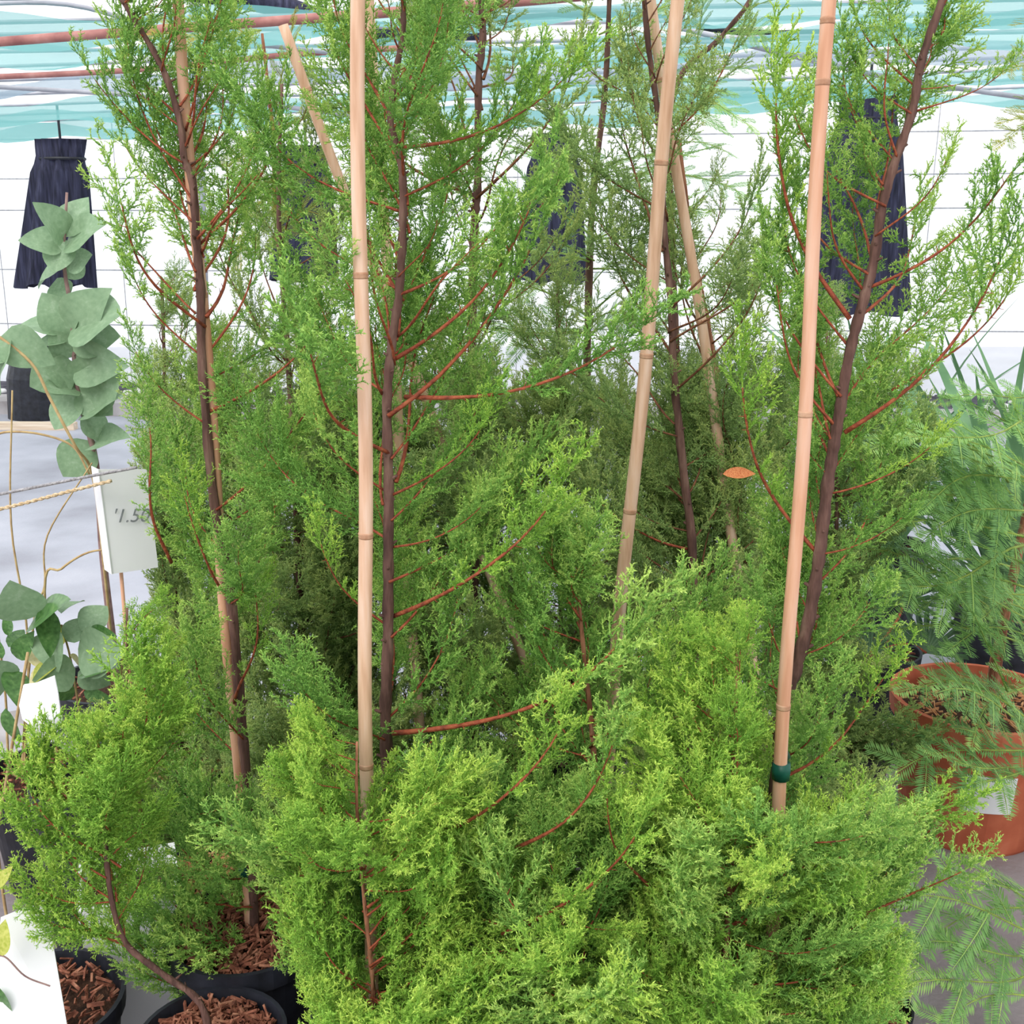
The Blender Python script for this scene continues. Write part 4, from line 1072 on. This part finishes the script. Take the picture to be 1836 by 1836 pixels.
# strap-leaved plant at the right
def blade_mesh(L, w, bend):
    w *= 1.5
    V, Fc = [], []; n = 12
    for i in range(n + 1):
        t = i / n; ww = w / 2 * (1 - t ** 3) + 0.0005
        V += [(bend * L * t * t, -ww, L * t * (1 - 0.25 * bend * t)), (bend * L * t * t + ww * 0.4, 0, L * t * (1 - 0.25 * bend * t)), (bend * L * t * t, ww, L * t * (1 - 0.25 * bend * t))]
    for i in range(n):
        for s in (0, 1):
            k = 3 * i + s; Fc.append((k, k + 1, k + 4, k + 3))
    return mesh_from('blade', V, Fc, M['blade'], smooth=True)
BL = [blade_mesh(1.0, 0.03, b) for b in (0.15, 0.35, 0.6, 0.9)]
def strap_plant(label, base, n, lmin, lmax, seed, spread=0.6):
    t = thing('strap_leaved_plant', label, 'plant', (base[0], base[1], 0))
    add_pot(t, 0.17, 0.3, 'black', 'mulch', seed=seed, n=60)
    rg = random.Random(seed)
    for i in range(n):
        o = bpy.data.objects.new('leaf', BL[rg.randrange(4)]); COL.objects.link(o); o.parent = t
        o.location = (rg.uniform(-0.05, 0.05), rg.uniform(-0.05, 0.05), 0.26)
        s = rg.uniform(lmin, lmax)
        o.rotation_euler = (rg.uniform(-0.2, 0.2), rg.uniform(-0.1, spread), rg.uniform(0, 6.28)); o.scale = (s, s, s)
    return t
strap_plant('clump of long blue-green strap leaves at the right, behind the redwood', (1.50, 3.1), 60, 0.75, 1.15, 70)
strap_plant('clump of strap leaves behind the right-hand cedar, left of the tall clump', (1.30, 3.75), 34, 0.7, 1.05, 71)

# small fan palm on the floor at the right
fp = thing('fan_palm', 'small dark fan palm on the floor behind the right-hand cedar', 'palm', (P(1560, 1300, 3.0).x, 3.0, 0))
add_pot(fp, 0.12, 0.2, 'black', 'mulch', seed=72, n=60)
def fan(parent, base, hub, R, n, seed, face):
    rg = random.Random(seed)
    V, Fc = tube(smooth_path([base, base.lerp(hub, 0.5) + Vector((0.02, 0, 0.02)), hub], 5), 0.004, 6)
    st = link('leaf_stalk', mesh_from('leaf_stalk', rel(V, parent.location), Fc, M['branch'], smooth=True), parent)
    V, Fc = [], []
    f = Vector(face).normalized(); sx = Vector((1, 0, 0)); sx = (sx - f * sx.dot(f)).normalized(); sy = f.cross(sx)
    if sy.z < 0: sy = -sy
    for i in range(n):
        a = math.radians(-15 + 210 * i / (n - 1)); d = sx * math.cos(a) + sy * math.sin(a)
        w = d.cross(f) * (R * 0.045); r = R * rg.uniform(0.85, 1.05)
        k = len(V)
        V += [hub - w * 0.3, hub + w * 0.3, hub + d * r * 0.55 + w, hub + d * r * 0.55 - w, hub + d * r - Vector((0, 0, r * 0.08)), hub + d * r * 0.55 + f * 0.006]
        Fc += [(k, k + 5, k + 3), (k, k + 1, k + 5), (k + 1, k + 2, k + 5), (k + 5, k + 2, k + 4), (k + 3, k + 5, k + 4)]
    link('fan_leaf', mesh_from('fan_leaf', rel(V, parent.location), Fc, M['palm']), parent)
bp_ = Vector((fp.location.x, 3.0, 0.2))
fan(fp, bp_, P(1560, 1170, 2.9), 0.14, 17, 1, (0, -0.8, 0.6))
fan(fp, bp_, P(1660, 1170, 3.1), 0.2, 19, 2, (-0.3, -0.6, 0.6))
fan(fp, bp_, P(1620, 1080, 3.1), 0.17, 17, 3, (0.2, -0.8, 0.4))
fan(fp, bp_, P(1510, 1230, 2.9), 0.13, 15, 4, (0.2, -0.6, 0.7))
# bright redwood seedling and stones in the middle ground, right
rg = random.Random(77)
for i, (x, y) in enumerate(((1590, 1290), (1615, 1310), (1640, 1280), (1662, 1270), (1600, 1262), (1575, 1315), (1630, 1320), (1655, 1240), (1685, 1260))):
    g = G(x, y)
    r = rg.uniform(0.02, 0.042)
    V, Fc = lathe([(0.001, 0), (r * 0.9, r * 0.15), (r, r * 0.5), (r * 0.7, r * 0.95), (0.001, r * 1.05)], 9)
    V = [Vector((v.x * rg.uniform(0.9, 1.1), v.y * 0.8, v.z)) for v in V]
    o = link('pale_stone', mesh_from('pale_stone', V, Fc, M['pebble'], smooth=True), loc=(g.x, g.y, 0))
    tag(o, 'pale stone on the floor between the right-hand cedar and the terracotta pot', 'stone', 'pale stones on the floor')

# ---------------------------------------------------------------- white tag, labels, cards, ropes
def slab(name, corners, th, mat_, parent):
    V = [Vector(c) for c in corners]
    n = (V[1] - V[0]).cross(V[3] - V[0]).normalized() * th
    VV = V + [v + n for v in V]
    Fc = [(0, 1, 2, 3), (7, 6, 5, 4), (0, 4, 5, 1), (1, 5, 6, 2), (2, 6, 7, 3), (3, 7, 4, 0)]
    return link(name, mesh_from(name, rel(VV, parent.location), Fc, mat_), parent)
Yt = 1.95
pbz = P(208, 1260, Yt + 0.02)
tg = thing('plant_tag', 'folded white plastic tag on a thin stick, left of the saplings', 'plant tag', (pbz.x, Yt + 0.02, 0))
tl, dn, rt_ = P(176, 842, Yt), P(200, 1030, Yt - 0.01) - P(176, 842, Yt), P(262, 842, Yt + 0.05) - P(176, 842, Yt)
slab('front_face', [tl + rt_ + Vector((0, 0.003, 0)), tl + rt_ + dn * 0.96 + Vector((0, 0.003, 0)), tl + dn + Vector((0, 0.003, 0)), tl + Vector((0, 0.003, 0))], 0.002, M['white'], tg)
bk = Vector((-0.024, 0.030, 0))
slab('folded_edge', [tl, tl + dn, tl + dn + bk, tl + bk], 0.0015, M['white'], tg)
V, Fc = tube([Vector((P(208, 1030, Yt + 0.02).x, Yt + 0.02, 0.0)), P(207, 900, Yt + 0.02)], 0.0035, 7)
link('stick', mesh_from('stick', rel(V, tg.location), Fc, M['cane_orange'], smooth=True), tg)
fc = bpy.data.curves.new('pencil_writing', 'FONT'); fc.body = "'1.50"; fc.size = 0.036; fc.extrude = 0.0002; fc.shear = 0.25
fc.materials.append(M['ink'])
ft = bpy.data.objects.new('pencil_writing_text', fc); COL.objects.link(ft)
bpy.context.view_layer.update()
fme = bpy.data.meshes.new_from_object(ft)
bpy.data.objects.remove(ft)
fo = bpy.data.objects.new('pencil_writing', fme); COL.objects.link(fo); fo.parent = tg
x = rt_.normalized(); y = (-dn - x * (-dn).dot(x)).normalized(); z = x.cross(y); a = tl + dn * 0.5 + rt_ * 0.12
m = Matrix((x, y, z)).transposed().to_4x4(); m.translation = a + z * 0.003 - tg.location
fo.matrix_local = m; fo['label'] = 'faint grey pencil writing'
rod('grey_string', [P(-40, 894, 1.93), P(90, 868, 1.93), P(170, 852, 1.92), P(245, 838, 1.92)], 0.0028, M['rope_grey'], 'thin grey string tied across to the white tag, the upper of two', 'string')
# twisted twine
tw = thing('tan_twine', 'twisted tan twine stretched to the white tag, the lower of two', 'twine', P(70, 900, 1.92))
base = smooth_path([P(-40, 922, 1.92), P(40, 903, 1.92), P(120, 882, 1.92), P(200, 862, 1.92)], 16)
for ph in (0, math.pi):
    pts = [p + Vector((0, 0.0018 * math.cos(i * 1.3 + ph), 0.0018 * math.sin(i * 1.3 + ph))) for i, p in enumerate(base)]
    V, Fc = tube(pts, 0.0022, 6)
    link('strand', mesh_from('strand', rel(V, tw.location), Fc, M['rope_tan'], smooth=True), tw)
# bent white label with wires
Yb = 1.85
bl = thing('bent_label', 'bent white plastic label bound with dark wire, under the glossy shrub', 'plant label', P(80, 1290, Yb))
rows = [((42, 1228, 0.03), (97, 1212, 0.03)), ((34, 1265, 0.0), (104, 1245, 0.0)), ((40, 1290, -0.02), (108, 1275, -0.02)), ((62, 1308, -0.02), (112, 1290, -0.02)), ((88, 1316, -0.01), (118, 1302, -0.01)), ((100, 1332, 0.0), (130, 1316, 0.0)), ((118, 1350, 0.02), (146, 1335, 0.02)), ((140, 1358, 0.03), (156, 1352, 0.03))]
V, Fc = [], []
for (a, b) in rows:
    A_, B_ = P(a[0], a[1], Yb + a[2]), P(b[0], b[1], Yb + b[2])
    mid = (A_ + B_) / 2 + Vector((0, -0.012, 0))
    V += [A_, mid, B_]
nV = len(V)
V += [v + Vector((0, 0.003, 0)) for v in V[:nV]]
for i in range(len(rows) - 1):
    for s in (0, 1):
        k = 3 * i + s
        Fc.append((k, k + 1, k + 4, k + 3)); Fc.append((k + nV, k + 3 + nV, k + 4 + nV, k + 1 + nV))
link('label_strip', mesh_from('label_strip', rel(V, bl.location), Fc, M['white'], smooth=True), bl)
for (a, b) in (((88, 1318), (116, 1294)), ((90, 1324), (122, 1300)), ((108, 1338), (130, 1316))):
    V, Fc = tube([P(*a, Yb - 0.025), P((a[0] + b[0]) / 2, (a[1] + b[1]) / 2, Yb - 0.035), P(*b, Yb - 0.025)], 0.0014, 5)
    link('wire_band', mesh_from('wire_band', rel(V, bl.location), Fc, M['black']), bl)
# white card front bottom left
wc = thing('white_card', 'blank white card leaning in the pot at the bottom left corner', 'card', P(60, 1836, 1.28))
slab('card_sheet', [P(-30, 1900, 1.27), P(128, 1880, 1.30), P(82, 1612, 1.38), P(2, 1644, 1.35)], 0.003, M['white'], wc)
# white square planters behind the little sapling
def planter(label, cx, cy, s, h, rot, mat_='white', name='square_planter'):
    t = thing(name, label, 'planter', (cx, cy, 0))
    i = s * 0.92
    V = []
    for z, q in ((0, s * 0.42), (h, s * 0.5), (h, s * 0.46), (h * 0.85, s * 0.45)):
        V += [(-q, -q, z), (q, -q, z), (q, q, z), (-q, q, z)]
    Fc = [(3, 2, 1, 0)]
    for r in range(3):
        for k in range(4):
            k2 = (k + 1) % 4
            Fc.append((r * 4 + k, r * 4 + k2, (r + 1) * 4 + k2, (r + 1) * 4 + k))
    link('box', mesh_from('box', V, Fc, M[mat_]), t)
    q = s * 0.45
    link('soil', mesh_from('soil', [(-q, -q, h * 0.85), (q, -q, h * 0.85), (q, q, h * 0.85), (-q, q, h * 0.85)], [(0, 1, 2, 3)], M['soil']), t)
    t.rotation_euler.z = rot
    return t
c = G(230, 1760, 0.0)
planter('white square planter behind the bent stem of the lower-left sapling', P(225, 1600, 1.72).x, 1.74, 0.17, 0.27, 0.35)

# pots with tan bark behind, lower left
for i, (x, y, Y, R, lab) in enumerate(((392, 1620, 1.88, 0.12, 'black pot heaped with tan bark mulch behind the left cane'), (590, 1650, 1.80, 0.09, 'black pot of tan bark mulch between the left cane and the low sapling'))):
    p = P(x, y, Y)
    t = thing('mulch_pot', lab, 'pot', (p.x, p.y, 0), 'black pots of bark mulch')
    add_pot(t, R, max(0.18, p.z), 'black', 'mulch_tan', seed=80 + i, n=420)
# rest of floor items: black pots right of centre bottom
for i, (x, y, Y, R, lab) in enumerate(((1520, 1745, 1.72, 0.055, 'small black pot with grey sticks at the foot of the right-hand cedar'), (1555, 1800, 1.55, 0.07, 'black pot at the bottom edge, beside the bare floor'),
                                       (75, 1790, 1.48, 0.12, 'black pot of red-brown bark in the lower left corner'), (135, 1400, 1.86, 0.08, 'black pot in the shade under the glossy shrub'))):
    p = P(x, y, Y)
    t = thing('nursery_pot', lab, 'pot', (p.x, p.y, 0), 'black nursery pots on the floor')
    add_pot(t, R, max(0.12, p.z), 'black', 'mulch', seed=90 + i, n=260 if i > 1 else 50)
# concrete step at the left
ks = link('floor_slab', mesh_from('floor_slab', *box((0, 0, 0), 0.9, 0.5, 0.05), M['kerb']), loc=(G(-40, 1400).x - 0.1, G(0, 1400).y, 0.025)); ks.rotation_euler.z = 0.5
tag(ks, 'pale concrete slab on the floor at the left edge', 'slab')
# black pot far left under the cloth
t = thing('nursery_pot', 'tall black pot at the foot of the left black cloth', 'pot', (P(70, 640, 8.2).x, 8.2, 0.0), 'black nursery pots on the floor')
V, Fc = lathe([(0.001, 0), (0.26, 0), (0.24, 0.3), (0.17, 0.55), (0.13, 0.56), (0.001, 0.5)], 24)
link('pot', mesh_from('pot', V, Fc, M['black']), t)
# stray leaves caught in the foliage
dl = thing('dry_leaf', 'curled dry orange leaf caught right of the rusty trunk', 'leaf', P(1296, 850, 1.45))
put_leaf(dl, P(1296, 850, 1.45), P(1358, 846, 1.45) - P(1296, 850, 1.45), 0.046, 'dry', 0.2)
ol = thing('oval_leaf_pair', 'two pale oval leaves beside the right-hand cane near the bottom', 'leaf', P(1392, 1510, 1.28))
put_leaf(ol, P(1394, 1512, 1.28), P(1425, 1492, 1.28) - P(1394, 1512, 1.28), 0.024, 'oval', 0)
put_leaf(ol, P(1393, 1514, 1.28), P(1390, 1548, 1.28) - P(1393, 1514, 1.28), 0.023, 'oval', 0)
print('branches', NB[0])
